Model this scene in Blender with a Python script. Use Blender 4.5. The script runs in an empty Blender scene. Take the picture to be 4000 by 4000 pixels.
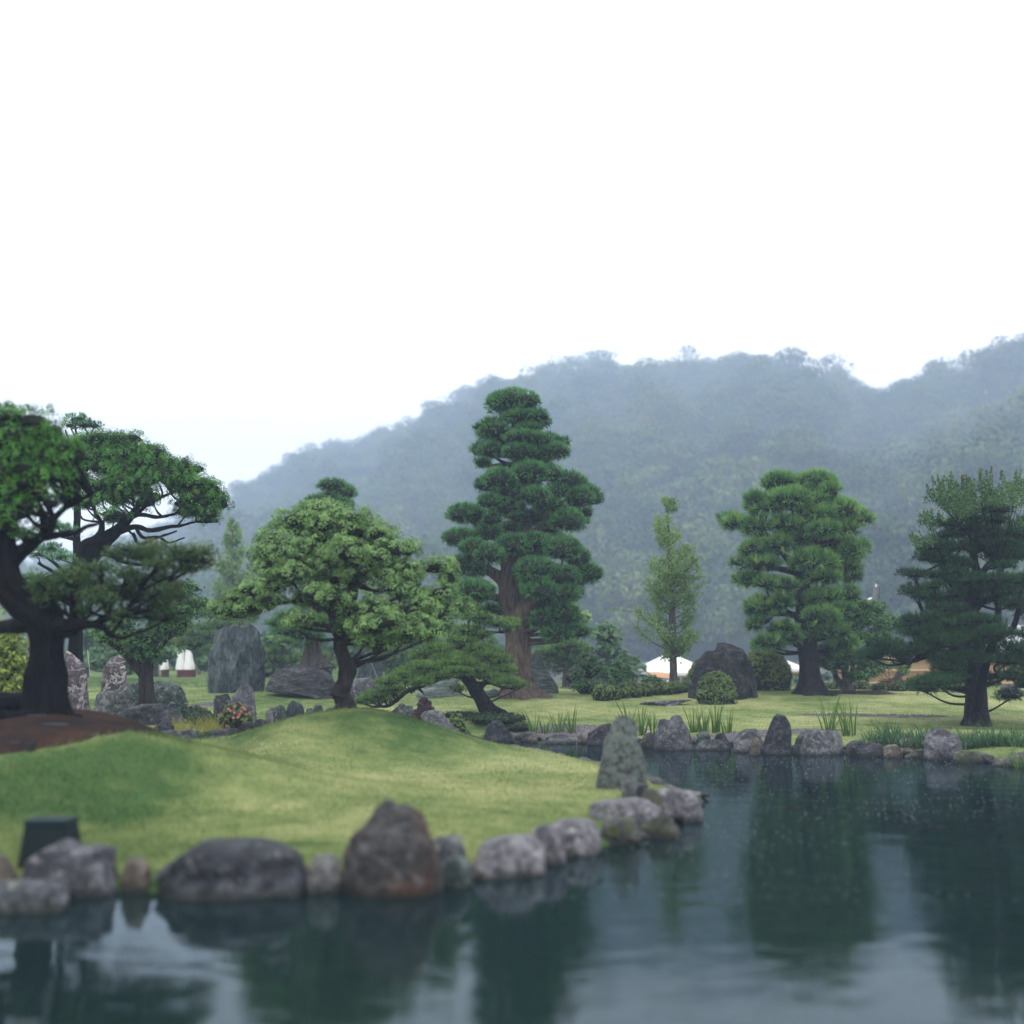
import bpy, math, numpy as np
from mathutils import Vector
rng = np.random.default_rng(11)
sc = bpy.context.scene
C = sc.collection

# ------------------------------------------------------------------ camera
FP = 4828.0            # focal length in pixels of the 4000 px photograph
HY = 2560.0            # its horizon row
CZ = 2.4               # eye height above the pond
PIT = math.atan((HY - 2000.0) / FP)
CP, SP = math.cos(PIT), math.sin(PIT)
cam = bpy.data.cameras.new("camera")
camo = bpy.data.objects.new("camera", cam)
C.objects.link(camo)
camo.location = (0, 0, CZ)
camo.rotation_euler = (math.pi / 2 + PIT, 0, 0)
cam.sensor_width = 36
cam.sensor_fit = 'HORIZONTAL'
cam.lens = 36 * FP / 4000.0
cam.clip_start = 0.1
cam.clip_end = 4000
cam.dof.use_dof = True
cam.dof.focus_distance = 38.0
cam.dof.aperture_fstop = 0.38
cam.dof.aperture_blades = 0
sc.camera = camo

# ------------------------------------------------------------------ overcast sky, soft sun
SUN_EL, SUN_ROT = math.radians(66), math.radians(200)
wd = bpy.data.worlds.new("World")
sc.world = wd
wd.use_nodes = True
nt = wd.node_tree
for n in list(nt.nodes):
    nt.nodes.remove(n)
out = nt.nodes.new('ShaderNodeOutputWorld')
bg = nt.nodes.new('ShaderNodeBackground')
bg.inputs['Strength'].default_value = 0.1
sky = nt.nodes.new('ShaderNodeTexSky')
sky.sky_type = 'NISHITA'
sky.sun_disc = False
sky.sun_elevation = SUN_EL
sky.sun_rotation = SUN_ROT
sky.air_density = 1.5
sky.dust_density = 5.0
geo = nt.nodes.new('ShaderNodeTexCoord')
sep = nt.nodes.new('ShaderNodeSeparateXYZ')
cmx = nt.nodes.new('ShaderNodeMath'); cmx.operation = 'MAXIMUM'; cmx.inputs[1].default_value = 0.0
mul = nt.nodes.new('ShaderNodeMath'); mul.operation = 'MULTIPLY_ADD'   # cloud layer brightens evenly towards the zenith
SKY_A, SKY_K = 21.0, 1.0
mul.inputs[1].default_value = SKY_K; mul.inputs[2].default_value = SKY_A
comb = nt.nodes.new('ShaderNodeVectorMath'); comb.operation = 'SCALE'
comb.inputs[0].default_value = (1.0, 0.995, 0.975)
mix = nt.nodes.new('ShaderNodeMix'); mix.data_type = 'RGBA'; mix.inputs[0].default_value = 0.88
nt.links.new(geo.outputs['Generated'], sep.inputs[0])
nt.links.new(sep.outputs['Z'], cmx.inputs[0])
nt.links.new(cmx.outputs[0], mul.inputs[0])
nt.links.new(mul.outputs[0], comb.inputs['Scale'])
nt.links.new(sky.outputs[0], mix.inputs['A'])
nt.links.new(comb.outputs[0], mix.inputs['B'])
nt.links.new(mix.outputs['Result'], bg.inputs['Color'])
nt.links.new(bg.outputs[0], out.inputs['Surface'])
wd.cycles.sampling_method = 'MANUAL'
wd.cycles.sample_map_resolution = 256

sl = bpy.data.lights.new("sun", 'SUN')
sl.energy = 1.2
sl.angle = math.radians(16)
sl.color = (1.0, 0.97, 0.92)
so = bpy.data.objects.new("sun", sl)
C.objects.link(so)
so.rotation_euler = (math.pi / 2 - SUN_EL, 0, math.pi - SUN_ROT)
so.location = (0, -10, 60)

sc.view_settings.view_transform = 'Standard'
sc.view_settings.look = 'None'
sc.view_settings.exposure = 0.0
sc.view_settings.gamma = 1.0
sc.view_settings.use_curve_mapping = False
sc.render.engine = 'CYCLES'
cy = sc.cycles
cy.max_bounces = 6
cy.diffuse_bounces = 3
cy.glossy_bounces = 3
cy.transmission_bounces = 3
cy.volume_bounces = 2
cy.transparent_max_bounces = 8
cy.caustics_reflective = False
cy.caustics_refractive = False
cy.use_denoising = True
cy.sample_clamp_indirect = 4.0

# ------------------------------------------------------------------ photograph geometry -> world
def W(px, py, D):
    """world point seen at photo pixel (px, py) at distance D along the view axis' ground direction"""
    px, py, D = np.asarray(px, float), np.asarray(py, float), np.asarray(D, float)
    up = -(py - 2000) / FP
    t = D / (CP - SP * up)
    return np.stack([t * (px - 2000) / FP, D + 0 * px, CZ + t * (SP + CP * up)], -1)

def M(D):
    return D / FP       # metres per photo pixel at distance D (near the axis)

def flat(px, py, z=0.0):
    up = -(py - 2000) / FP
    t = (z - CZ) / (SP + CP * up)
    return (t * (px - 2000) / FP, t * (CP - SP * up))

def hsh(a):
    s = np.sin(a) * 43758.5453
    return s - np.floor(s)

def vn(P):
    i = np.floor(P); f = P - i; f = f * f * (3 - 2 * f)
    k = i[..., 0] * 12.9898 + i[..., 1] * 78.233 + i[..., 2] * 37.719
    def h(dx, dy, dz):
        return hsh(k + dx * 12.9898 + dy * 78.233 + dz * 37.719)
    x, y, z = f[..., 0], f[..., 1], f[..., 2]
    a = h(0,0,0) * (1-x) + h(1,0,0) * x
    b = h(0,1,0) * (1-x) + h(1,1,0) * x
    c = h(0,0,1) * (1-x) + h(1,0,1) * x
    d = h(0,1,1) * (1-x) + h(1,1,1) * x
    return (a * (1-y) + b * y) * (1-z) + (c * (1-y) + d * y) * z

def fbm(P, o=4):
    s, a, t = 0, 1.0, 0
    for k in range(o):
        s = s + a * vn(P * (2.03 ** k) + 17.3 * k); t += a; a *= 0.5
    return s / t

def ss(a, b, x):
    t = np.clip((x - a) / (b - a), 0, 1)
    return t * t * (3 - 2 * t)

def nrm(v):
    return v / np.maximum(np.linalg.norm(v, axis=-1, keepdims=True), 1e-9)

# ------------------------------------------------------------------ ground shape
near_shore = [flat(*p) for p in [(-300,3475),(0,3480),(450,3480),(900,3485),(1250,3480),(1600,3470),(1760,3440),(1900,3410),
    (2100,3370),(2250,3330),(2400,3290),(2520,3255),(2600,3215),(2680,3165),(2690,3120),(2560,3075),(2500,3035),(2400,3010),
    (2300,2990),(2210,2975),(2090,2955),(1990,2935),(1900,2915),(1800,2905)]]
far_shore = [flat(*p) for p in [(1700,2897),(1800,2889),(1900,2886),(2050,2884),(2250,2893),(2400,2896),(2560,2905),(2700,2900),(2870,2908),
    (2990,2930),(3100,2930),(3300,2932),(3420,2950),(3650,2948),(3780,2972),(4000,2990),(4300,3010),(4800,3060)]]
POND = np.array([(-60, 12.2), (-14, 12.2)] + near_shore + far_shore + [(22, 14), (28, 6), (34, -14), (10, -30), (-30, -30), (-60, -10)])

def sdist(x, y):
    x = np.asarray(x, float); y = np.asarray(y, float)
    inside = np.zeros(x.shape, bool); d2 = np.full(x.shape, 1e18)
    A = POND; B = np.roll(POND, -1, 0)
    for (ax, ay), (bx, by) in zip(A, B):
        dx, dy = bx - ax, by - ay
        t = np.clip(((x - ax) * dx + (y - ay) * dy) / (dx * dx + dy * dy + 1e-12), 0, 1)
        d2 = np.minimum(d2, (x - ax - t * dx) ** 2 + (y - ay - t * dy) ** 2)
        c = (ay > y) != (by > y)
        with np.errstate(divide='ignore', invalid='ignore'):
            inside ^= c & (x < (bx - ax) * (y - ay) / (by - ay + 1e-15) + ax)
    d = np.sqrt(d2)
    return np.where(inside, -d, d)

MOUNDS = [  # x, y, sx, sy, h
    (-3.31, 26.53, 1.88, 1.49, 0.98), (-7.86, 22.20, 2.09, 2.37, 1.02), (-5.50, 19.21, 2.03, 1.11, 0.58), (-14.64, 21.90, 4.08, 3.49, 0.63),
    (-8.21, 30.73, 2.01, 1.73, 0.61), (-5.95, 24.49, 0.73, 1.04, -0.44),
    (-0.9, 38.6, 1.5, 1.5, 0.22), (0.9, 46, 2.6, 3, 0.12), (10.5, 50, 5, 2.5, 0.12), (-9.7, 49, 2.2, 3, 0.22), (-15.5, 62, 5, 5, 0.15),
    (-14.0, 38, 2.5, 3, 0.25), (5.0, 43, 2.2, 1.2, -0.05), (11.0, 34.0, 2.2, 1.4, 0.10)]

def ground(x, y):
    x = np.asarray(x, float); y = np.asarray(y, float)
    sd = sdist(x, y)
    z = np.interp(y, [10, 30, 36, 40, 47, 60, 75, 95, 200, 900], [0.26, 0.26, 0.28, 0.44, 0.84, 1.02, 1.16, 1.25, 1.6, 2.0])
    for mx, my, sx, sy, h in MOUNDS:
        z = z + h * np.exp(-0.5 * (((x - mx) / sx) ** 2 + ((y - my) / sy) ** 2))
    z = z - ss(60, 66, y) * ss(1.0, 4.0, x) * 1.9 * (1 - ss(120, 200, y) * 0.8)
    z = z + 0.05 * (fbm(np.stack([x * 0.45, y * 0.45, 0 * x + 3], -1), 3) - 0.5) + 0.018 * np.sin(x * 2.1 + 1.3 * np.sin(y * 1.1)) * np.sin(y * 1.7 + x)
    land = 0.10 + (z - 0.10) * ss(0.0, 1.3, sd)
    return np.where(sd > 0, land, np.interp(sd, [-1.6, -0.5, 0], [-0.9, -0.55, 0.10]))

def turf(x, y):
    """0 = short pale turf, 1 = longer, greener grass (on the humps and banks)"""
    g = 0.95 * np.exp(-(((x + 7.2) / 3.4) ** 4 + ((y - 18.6) / 2.6) ** 4)) + 0.5 * ss(-1.5, -8.0, x) * ss(20, 14, y)
    g = g + 0.75 * np.exp(-(((x + 3.4) / 2.2) ** 4 + ((y - 27.0) / 1.7) ** 4)) + 0.4 * ss(30, 36, y) * ss(-3.0, -6.0, x)
    g = g + 0.5 * ss(52, 58, y) + 0.25 * np.exp(-((sdist(x, y)) / 0.8) ** 2)
    return np.clip(g + 0.5 * (fbm(np.stack([x * 0.6, y * 0.6, 0 * x + 2], -1), 3) - 0.5), 0, 1)

def gz(x, y):
    return float(ground(np.array([x]), np.array([y]))[0])

_HD = np.arange(9, 140, 0.05)
def hit(px, py, lo=0):
    """where the sight line through photo pixel (px, py) meets the ground"""
    p = W(np.full(_HD.shape, float(px)), np.full(_HD.shape, float(py)), _HD)
    g = ground(p[:, 0], p[:, 1])
    k = np.nonzero((p[:, 2] <= g) & (_HD > lo))[0]
    if len(k) == 0:
        return np.array([p[-1, 0], p[-1, 1], g[-1]])
    return np.array([p[k[0], 0], p[k[0], 1], g[k[0]]])

# ------------------------------------------------------------------ mesh and object helpers
BASE = {}
def mk_mesh(name, V, Fs, mats, attrs=None, mi=None, smooth=True):
    me = bpy.data.meshes.new(name)
    if not isinstance(Fs, list):
        Fs = [Fs]
    Fs = [np.asarray(f, np.int32) for f in Fs if len(f)]
    nv = len(V); nf = sum(len(f) for f in Fs); nl = sum(f.size for f in Fs)
    me.vertices.add(nv); me.loops.add(nl); me.polygons.add(nf)
    me.vertices.foreach_set('co', np.asarray(V, np.float32).ravel())
    me.loops.foreach_set('vertex_index', np.concatenate([f.ravel() for f in Fs]))
    tot = np.concatenate([np.full(len(f), f.shape[1], np.int32) for f in Fs])
    st = np.concatenate([[0], np.cumsum(tot)[:-1]]).astype(np.int32)
    me.polygons.foreach_set('loop_start', st)
    me.polygons.foreach_set('loop_total', tot)
    me.polygons.foreach_set('use_smooth', np.full(nf, smooth))
    if mi is not None:
        me.polygons.foreach_set('material_index', np.asarray(mi, np.int32))
    for m in (mats if isinstance(mats, (list, tuple)) else [mats]):
        me.materials.append(m)
    for k, a in (attrs or {}).items():
        at = me.attributes.new(k, 'FLOAT', 'POINT')
        at.data.foreach_set('value', np.ascontiguousarray(a, np.float32))
    me.update(calc_edges=True)
    me.validate()
    return me

def tag(o, label=None, cat=None, group=None, kind=None):
    if label: o['label'] = label
    if cat: o['category'] = cat
    if group: o['group'] = group
    if kind: o['kind'] = kind
    return o

def thing(name, label, cat, base, group=None):
    o = bpy.data.objects.new(name, None); C.objects.link(o)
    o.location = Vector([float(v) for v in base]); o.empty_display_size = 0.3
    BASE[o.name] = np.array(base, float)
    return tag(o, label, cat, group)

def part(name, parent, V, Fs, mats, **kw):
    b = BASE[parent.name]
    me = mk_mesh(name, np.asarray(V, float) - b, Fs, mats, **kw)
    o = bpy.data.objects.new(name, me); C.objects.link(o)
    o.parent = parent
    BASE[o.name] = b
    return o

def solo(name, V, Fs, mats, label=None, cat=None, group=None, kind=None, base=None, **kw):
    V = np.asarray(V, float)
    if base is None:
        base = np.array([V[:, 0].mean(), V[:, 1].mean(), V[:, 2].min()]) if kind != 'structure' else np.zeros(3)
    me = mk_mesh(name, V - base, Fs, mats, **kw)
    o = bpy.data.objects.new(name, me); C.objects.link(o)
    o.location = Vector([float(v) for v in base])
    BASE[o.name] = np.array(base, float)
    return tag(o, label, cat, group, kind)

class Acc:
    """collects pieces of one mesh"""
    def __init__(s): s.V, s.F3, s.F4, s.n, s.A, s.m3, s.m4 = [], [], [], 0, {}, [], []
    def add(s, V, F, mat=0, **attrs):
        V = np.asarray(V, float); F = np.asarray(F, np.int64)
        if len(V) == 0: return
        (s.F3 if F.shape[1] == 3 else s.F4).append(F + s.n)
        (s.m3 if F.shape[1] == 3 else s.m4).append(np.full(len(F), mat))
        s.V.append(V); s.n += len(V)
        for k in ('tip', 'rnd'):
            s.A.setdefault(k, []).append(np.broadcast_to(np.asarray(attrs.get(k, 0.5), float), (len(V),)))
    def get(s):
        F = [np.concatenate(x) for x in (s.F3, s.F4) if x]
        mi = np.concatenate([np.concatenate(x) for x in (s.m3, s.m4) if x])
        return np.concatenate(s.V), F, {k: np.concatenate(v) for k, v in s.A.items()}, mi
    def part(s, name, parent, mats):
        V, F, A, mi = s.get()
        return part(name, parent, V, F, mats, attrs=A, mi=mi)
    def solo(s, name, mats, **kw):
        V, F, A, mi = s.get()
        return solo(name, V, F, mats, attrs=A, mi=mi, **kw)

def box(c, s, rz=0.0):
    cx, cy_, cz = c; sx, sy, sz = [v / 2 for v in s]
    P = np.array([(a * sx, b * sy, d * sz) for d in (-1, 1) for b in (-1, 1) for a in (-1, 1)], float)
    cr, sr = math.cos(rz), math.sin(rz)
    P = np.stack([P[:, 0] * cr - P[:, 1] * sr + cx, P[:, 0] * sr + P[:, 1] * cr + cy_, P[:, 2] + cz], -1)
    return P, np.array([(0,2,3,1),(4,5,7,6),(0,1,5,4),(2,6,7,3),(0,4,6,2),(1,3,7,5)])

def resample(P, R, k):
    P = np.asarray(P, float); R = np.asarray(R, float)
    if len(P) < 2: return P, R
    Q = np.concatenate([[2 * P[0] - P[1]], P, [2 * P[-1] - P[-2]]])
    o, r = [], []
    for i in range(len(P) - 1):
        p0, p1, p2, p3 = Q[i:i+4]
        for t in np.arange(k) / k:
            o.append(0.5 * (2*p1 + (p2-p0)*t + (2*p0-5*p1+4*p2-p3)*t*t + (3*p1-p0-3*p2+p3)*t**3))
            r.append(R[i] * (1-t) + R[i+1] * t)
    o.append(P[-1]); r.append(R[-1])
    return np.array(o), np.array(r)

def tube(P, R, seg=10, k=4, flute=0.0, nf=5, twist=0.0, flare=0.0, rough=0.0):
    P, R = resample(P, R, k)
    n = len(P)
    T = nrm(np.gradient(P, axis=0))
    u = np.array([0, 1.0, 0]) if abs(T[0][1]) < 0.9 else np.array([1.0, 0, 0])
    th = np.arange(seg) * 2 * math.pi / seg
    L = np.concatenate([[0], np.cumsum(np.linalg.norm(np.diff(P, axis=0), axis=1))])
    V = []
    for i in range(n):
        u = u - T[i] * np.dot(u, T[i]); u = u / (np.linalg.norm(u) + 1e-9)
        w = np.cross(T[i], u)
        rr = R[i] * (1 + flute * np.sin(nf * th + twist * L[i]) + 0.5 * flute * np.sin((nf + 3) * th - twist * 1.7 * L[i] + 1))
        if flare:
            rr = rr * (1 + flare * math.exp(-L[i] / (R[0] * 1.0)) * (0.45 + 0.75 * np.maximum(0, np.sin(nf * th + 0.7)) + 0.4 * np.maximum(0, np.sin(3 * th + 2))))
        V.append(P[i] + np.outer(rr * np.cos(th), u) + np.outer(rr * np.sin(th), w))
    V = np.concatenate(V)
    if rough:
        V = V + (np.stack([vn(V * 3 / max(R[0], .02) * .3 + s) for s in (0, 31, 57)], -1) - 0.5) * rough * R[0]
    F = []
    for i in range(n - 1):
        a = i * seg + np.arange(seg); b = i * seg + (np.arange(seg) + 1) % seg
        F.append(np.stack([a, b, b + seg, a + seg], -1))
    V = np.concatenate([V, P[-1:] + T[-1:] * R[-1]])
    e = (n - 1) * seg + np.arange(seg)
    capF = np.stack([e, (n - 1) * seg + (np.arange(seg) + 1) % seg, np.full(seg, len(V) - 1)], -1)
    return V, np.concatenate(F), capF

def add_tube(acc, *a, mat=0, **k):
    V, F, cf = tube(*a, **k)
    n0 = acc.n
    acc.add(V, F, mat)
    acc.F3.append(cf + n0); acc.m3.append(np.full(len(cf), mat))

# ------------------------------------------------------------------ materials
def newmat(name):
    m = bpy.data.materials.new(name); m.use_nodes = True
    t = m.node_tree
    for n in list(t.nodes): t.nodes.remove(n)
    o = t.nodes.new('ShaderNodeOutputMaterial')
    return m, t, o

def N(t, typ, **k):
    n = t.nodes.new('ShaderNode' + typ)
    for a, b in k.items():
        if a in ('operation', 'data_type', 'blend_type', 'feature', 'attribute_name', 'noise_dimensions', 'noise_type', 'distance', 'interpolation_type'):
            setattr(n, a, b)
    return n

def noise(t, scale, detail=4, rough=0.55, vec=None, dist=0.0):
    n = N(t, 'TexNoise')
    n.inputs['Scale'].default_value = scale; n.inputs['Detail'].default_value = detail
    n.inputs['Roughness'].default_value = rough; n.inputs['Distortion'].default_value = dist
    if vec is not None: t.links.new(vec, n.inputs['Vector'])
    return n.outputs['Fac']

def coord(t, scale=(1, 1, 1), obj=True):
    c = N(t, 'TexCoord'); mp = N(t, 'Mapping')
    mp.inputs['Scale'].default_value = scale
    t.links.new(c.outputs['Object'], mp.inputs['Vector'])
    return mp.outputs[0]

def ramp(t, fac, stops):
    r = N(t, 'ValToRGB')
    e = r.color_ramp.elements
    while len(e) < len(stops): e.new(0.5)
    for i, (p, c) in enumerate(stops):
        e[i].position = p
        e[i].color = (c[0], c[1], c[2], 1) if hasattr(c, '__len__') else (c, c, c, 1)
    t.links.new(fac, r.inputs[0])
    return r.outputs[0]

def mixc(t, fac, a, b, mode='MIX'):
    m = N(t, 'Mix', data_type='RGBA', blend_type=mode)
    for s, v in (('A', a), ('B', b)):
        if isinstance(v, tuple): m.inputs[s].default_value = (*v[:3], 1)
        else: t.links.new(v, m.inputs[s])
    if isinstance(fac, (int, float)): m.inputs[0].default_value = fac
    else: t.links.new(fac, m.inputs[0])
    return m.outputs['Result']

def mth(t, op, a, b=None):
    m = N(t, 'Math', operation=op)
    for i, v in enumerate((a, b)):
        if v is None: continue
        if isinstance(v, (int, float)): m.inputs[i].default_value = v
        else: t.links.new(v, m.inputs[i])
    return m.outputs[0]

def bump(t, h, strength=0.5, dist=0.1):
    b = N(t, 'Bump'); b.inputs['Strength'].default_value = strength; b.inputs['Distance'].default_value = dist
    t.links.new(h, b.inputs['Height'])
    return b.outputs[0]

def bsdf(t, o, col, rough=0.6, normal=None, metal=0.0, spec=0.5):
    p = N(t, 'BsdfPrincipled')
    if isinstance(col, tuple): p.inputs['Base Color'].default_value = (*col[:3], 1)
    else: t.links.new(col, p.inputs['Base Color'])
    if isinstance(rough, (int, float)): p.inputs['Roughness'].default_value = rough
    else: t.links.new(rough, p.inputs['Roughness'])
    p.inputs['Metallic'].default_value = metal
    p.inputs['Specular IOR Level'].default_value = spec
    if normal is not None: t.links.new(normal, p.inputs['Normal'])
    if o is not None: t.links.new(p.outputs[0], o.inputs['Surface'])
    return p.outputs[0]

def plain(name, col, rough=0.6, metal=0.0, var=0.12, scale=6, bmp=0.0):
    m, t, o = newmat(name)
    c = coord(t)
    f = noise(t, scale, 5, 0.6, c)
    lo = tuple(v * (1 - var) for v in col); hi = tuple(min(1, v * (1 + var)) for v in col)
    bsdf(t, o, ramp(t, f, [(0.3, lo), (0.7, hi)]), rough, bump(t, f, bmp, 0.02) if bmp else None, metal, 0.2)
    return m

def attr(t, name):
    a = N(t, 'Attribute', attribute_name=name)
    return a.outputs['Fac']

def leafmat(name, dark, light, trans=0.14, rough=0.5, odd=None, scale=0.9, inst=False):
    m, t, o = newmat(name)
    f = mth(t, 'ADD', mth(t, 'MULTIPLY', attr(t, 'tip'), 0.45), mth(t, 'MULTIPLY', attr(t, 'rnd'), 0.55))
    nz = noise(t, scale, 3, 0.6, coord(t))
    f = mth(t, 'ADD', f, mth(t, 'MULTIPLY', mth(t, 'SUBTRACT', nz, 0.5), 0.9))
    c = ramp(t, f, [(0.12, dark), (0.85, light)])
    if inst:
        oi = N(t, 'ObjectInfo')
        c = mixc(t, 0.6, c, ramp(t, oi.outputs['Random'], [(0.0, (0.35, 0.45, 0.50)), (0.35, (0.8, 0.95, 0.8)), (0.7, (1.3, 1.25, 0.9)), (1.0, (1.9, 1.7, 1.0))]), 'MULTIPLY')
    if odd:
        c = mixc(t, mth(t, 'MULTIPLY', mth(t, 'GREATER_THAN', attr(t, 'rnd'), odd[1]), odd[2]), c, odd[0])
    p = bsdf(t, None, c, rough, spec=0.14)
    tr = N(t, 'BsdfTranslucent'); t.links.new(c, tr.inputs['Color'])
    mx = N(t, 'MixShader'); mx.inputs[0].default_value = trans
    t.links.new(p, mx.inputs[1]); t.links.new(tr.outputs[0], mx.inputs[2])
    t.links.new(mx.outputs[0], o.inputs['Surface'])
    return m

def barkmat(name, dark, light, zs=0.22, scale=7.0, moss=None, strength=0.9):
    m, t, o = newmat(name)
    c = coord(t, (1, 1, zs))
    f = noise(t, scale, 6, 0.65, c, 0.6)
    g = noise(t, 1.3, 3, 0.5, coord(t))
    col = ramp(t, f, [(0.32, dark), (0.68, light)])
    if moss:
        col = mixc(t, ramp(t, g, [(0.5, 0.0), (0.66, 0.7)]), col, moss)
    bsdf(t, o, col, 0.6, bump(t, f, strength, 0.09), spec=0.03)
    return m

def rockmat(name, cols, scale=1.0, vein=None, lichen=None, stain=None, strata=None, bmp=0.7, rough=0.5):
    """cols: dark, mid, light; vein: (colour, amount); lichen: (colour, amount); stain: colour low on the stone"""
    m, t, o = newmat(name)
    c = coord(t)
    cs = coord(t, strata) if strata else c
    cols = [tuple(v * k for v in c_) for c_, k in zip(cols, (0.45, 0.6, 0.85))]
    f = noise(t, 2.2 * scale, 7, 0.68, cs, 0.5)
    g = noise(t, 9 * scale, 5, 0.7, cs)
    a = noise(t, 0.9 * scale, 3, 0.5, c)
    col = ramp(t, f, [(0.28, cols[0]), (0.5, cols[1]), (0.74, cols[2])])
    col = mixc(t, 0.7, col, ramp(t, g, [(0.36, (0.18,)*3), (0.62, (1.45,)*3)]), 'MULTIPLY')
    if lichen:
        col = mixc(t, ramp(t, noise(t, 6 * scale, 8, 0.78, c), [(0.60 - lichen[1] * 0.2, 0.0), (0.64 - lichen[1] * 0.2, 0.85)]), col, lichen[0])
    if stain:
        col = mixc(t, ramp(t, a, [(0.48, 0.0), (0.62, 0.8)]), col, stain)
    if vein:
        d = mth(t, 'ABSOLUTE', mth(t, 'SUBTRACT', noise(t, 2.6 * scale, 4, 0.5, c, 1.2), 0.5))
        v = ramp(t, d, [(0.0, 1.0), (vein[1] * 0.05, 0.0)])
        d2 = mth(t, 'ABSOLUTE', mth(t, 'SUBTRACT', noise(t, 5.5 * scale, 4, 0.5, c, 1.4), 0.5))
        v2 = ramp(t, d2, [(0.0, 0.9), (vein[1] * 0.035, 0.0)])
        vv = mth(t, 'MAXIMUM', v, v2)
        if len(vein) > 2:
            vv = mth(t, 'MAXIMUM', vv, ramp(t, a, [(0.55 , 0.0), (0.66, vein[2])]))
        col = mixc(t, vv, col, vein[0])
    # wet band where the pond laps the stone
    gp = N(t, 'NewGeometry'); sz = N(t, 'SeparateXYZ'); t.links.new(gp.outputs['Position'], sz.inputs[0])
    wl = mth(t, 'ADD', sz.outputs['Z'], mth(t, 'MULTIPLY', mth(t, 'SUBTRACT', f, 0.5), 0.16))
    wet = ramp(t, wl, [(0.03, 0.75), (0.11, 0.0)])
    col = mixc(t, wet, col, (0.012, 0.014, 0.011))
    h = mth(t, 'ADD', mth(t, 'MULTIPLY', f, 1.0), mth(t, 'MULTIPLY', g, 0.4))
    bsdf(t, o, col, rough, bump(t, h, bmp, 0.16), spec=0.14)
    return m
# ------------------------------------------------------------------ setting materials
def lawn_mat(name='lawn', banks=True):
    m, t, o = newmat(name)
    c = coord(t)
    a = noise(t, 0.32, 4, 0.6, c)
    b = noise(t, 1.6, 5, 0.65, c)
    d = noise(t, 14, 5, 0.75, c)
    e = noise(t, 60, 3, 0.7, c)
    f = mth(t, 'ADD', mth(t, 'MULTIPLY', a, 0.6), mth(t, 'MULTIPLY', b, 0.4))
    # short yellowish turf on flat ground, longer greener turf on the banks
    g = N(t, 'NewGeometry'); s = N(t, 'SeparateXYZ'); t.links.new(g.outputs['Normal'], s.inputs[0])
    steep = ramp(t, s.outputs['Z'], [(0.90, 1.0), (0.995, 0.0)])
    if banks: f = mth(t, 'SUBTRACT', f, mth(t, 'MULTIPLY', steep, 0.13))
    f = mth(t, 'SUBTRACT', f, mth(t, 'MULTIPLY', attr(t, 'turf'), 0.17))
    col = ramp(t, f, [(0.30, LAWN[0]), (0.46, LAWN[1]), (0.62, LAWN[2])])
    col = mixc(t, 0.6, col, ramp(t, d, [(0.3, (0.48, 0.54, 0.48)), (0.7, (1.38, 1.33, 1.3))]), 'MULTIPLY')
    col = mixc(t, ramp(t, noise(t, 2.3, 5, 0.7, c), [(0.62, 0.0), (0.74, 0.35)]), col, (0.20, 0.155, 0.07))
    h = mth(t, 'ADD', d, mth(t, 'MULTIPLY', e, 0.7))
    bsdf(t, o, col, 0.8, bump(t, h, 0.8, 0.05), spec=0.05)
    return m
LAWN = [(0.066, 0.130, 0.042), (0.210, 0.265, 0.098), (0.385, 0.400, 0.190)]
M_lawn = lawn_mat(); M_blade = lawn_mat('grass_blades', False)
M_far = plain("parking_ground", (0.07, 0.075, 0.06), 0.8, var=0.3)

def gravelmat(name, c1, c2, sc_=26):
    m, t, o = newmat(name)
    c = coord(t)
    v = N(t, 'TexVoronoi'); v.inputs['Scale'].default_value = sc_; t.links.new(c, v.inputs['Vector'])
    col = ramp(t, v.outputs['Distance'], [(0.0, c2), (0.6, c1)])
    col = mixc(t, 0.5, col, ramp(t, noise(t, 2, 4, 0.6, c), [(0.3, (0.6,)*3), (0.7, (1.2,)*3)]), 'MULTIPLY')
    bsdf(t, o, col, 0.7, bump(t, v.outputs['Distance'], 1.0, 0.04))
    return m
M_gravel = gravelmat("gravel", (0.09, 0.085, 0.09), (0.30, 0.28, 0.29))
def soilmat():
    m, t, o = newmat("soil")
    c = coord(t)
    a = noise(t, 1.1, 5, 0.7, c); b = noise(t, 22, 6, 0.8, c)
    col = ramp(t, a, [(0.35, (0.018, 0.014, 0.014)), (0.55, (0.046, 0.025, 0.018)), (0.72, (0.066, 0.034, 0.022))])
    col = mixc(t, 0.75, col, ramp(t, b, [(0.3, (0.45,)*3), (0.7, (1.6,)*3)]), 'MULTIPLY')
    col = mixc(t, ramp(t, noise(t, 46, 2, 0.5, c), [(0.70, 0.0), (0.74, 0.8)]), col, (0.22, 0.16, 0.12))
    bsdf(t, o, col, 0.85, bump(t, b, 1.0, 0.05), spec=0.05)
    return m
M_soil = soilmat()

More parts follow.
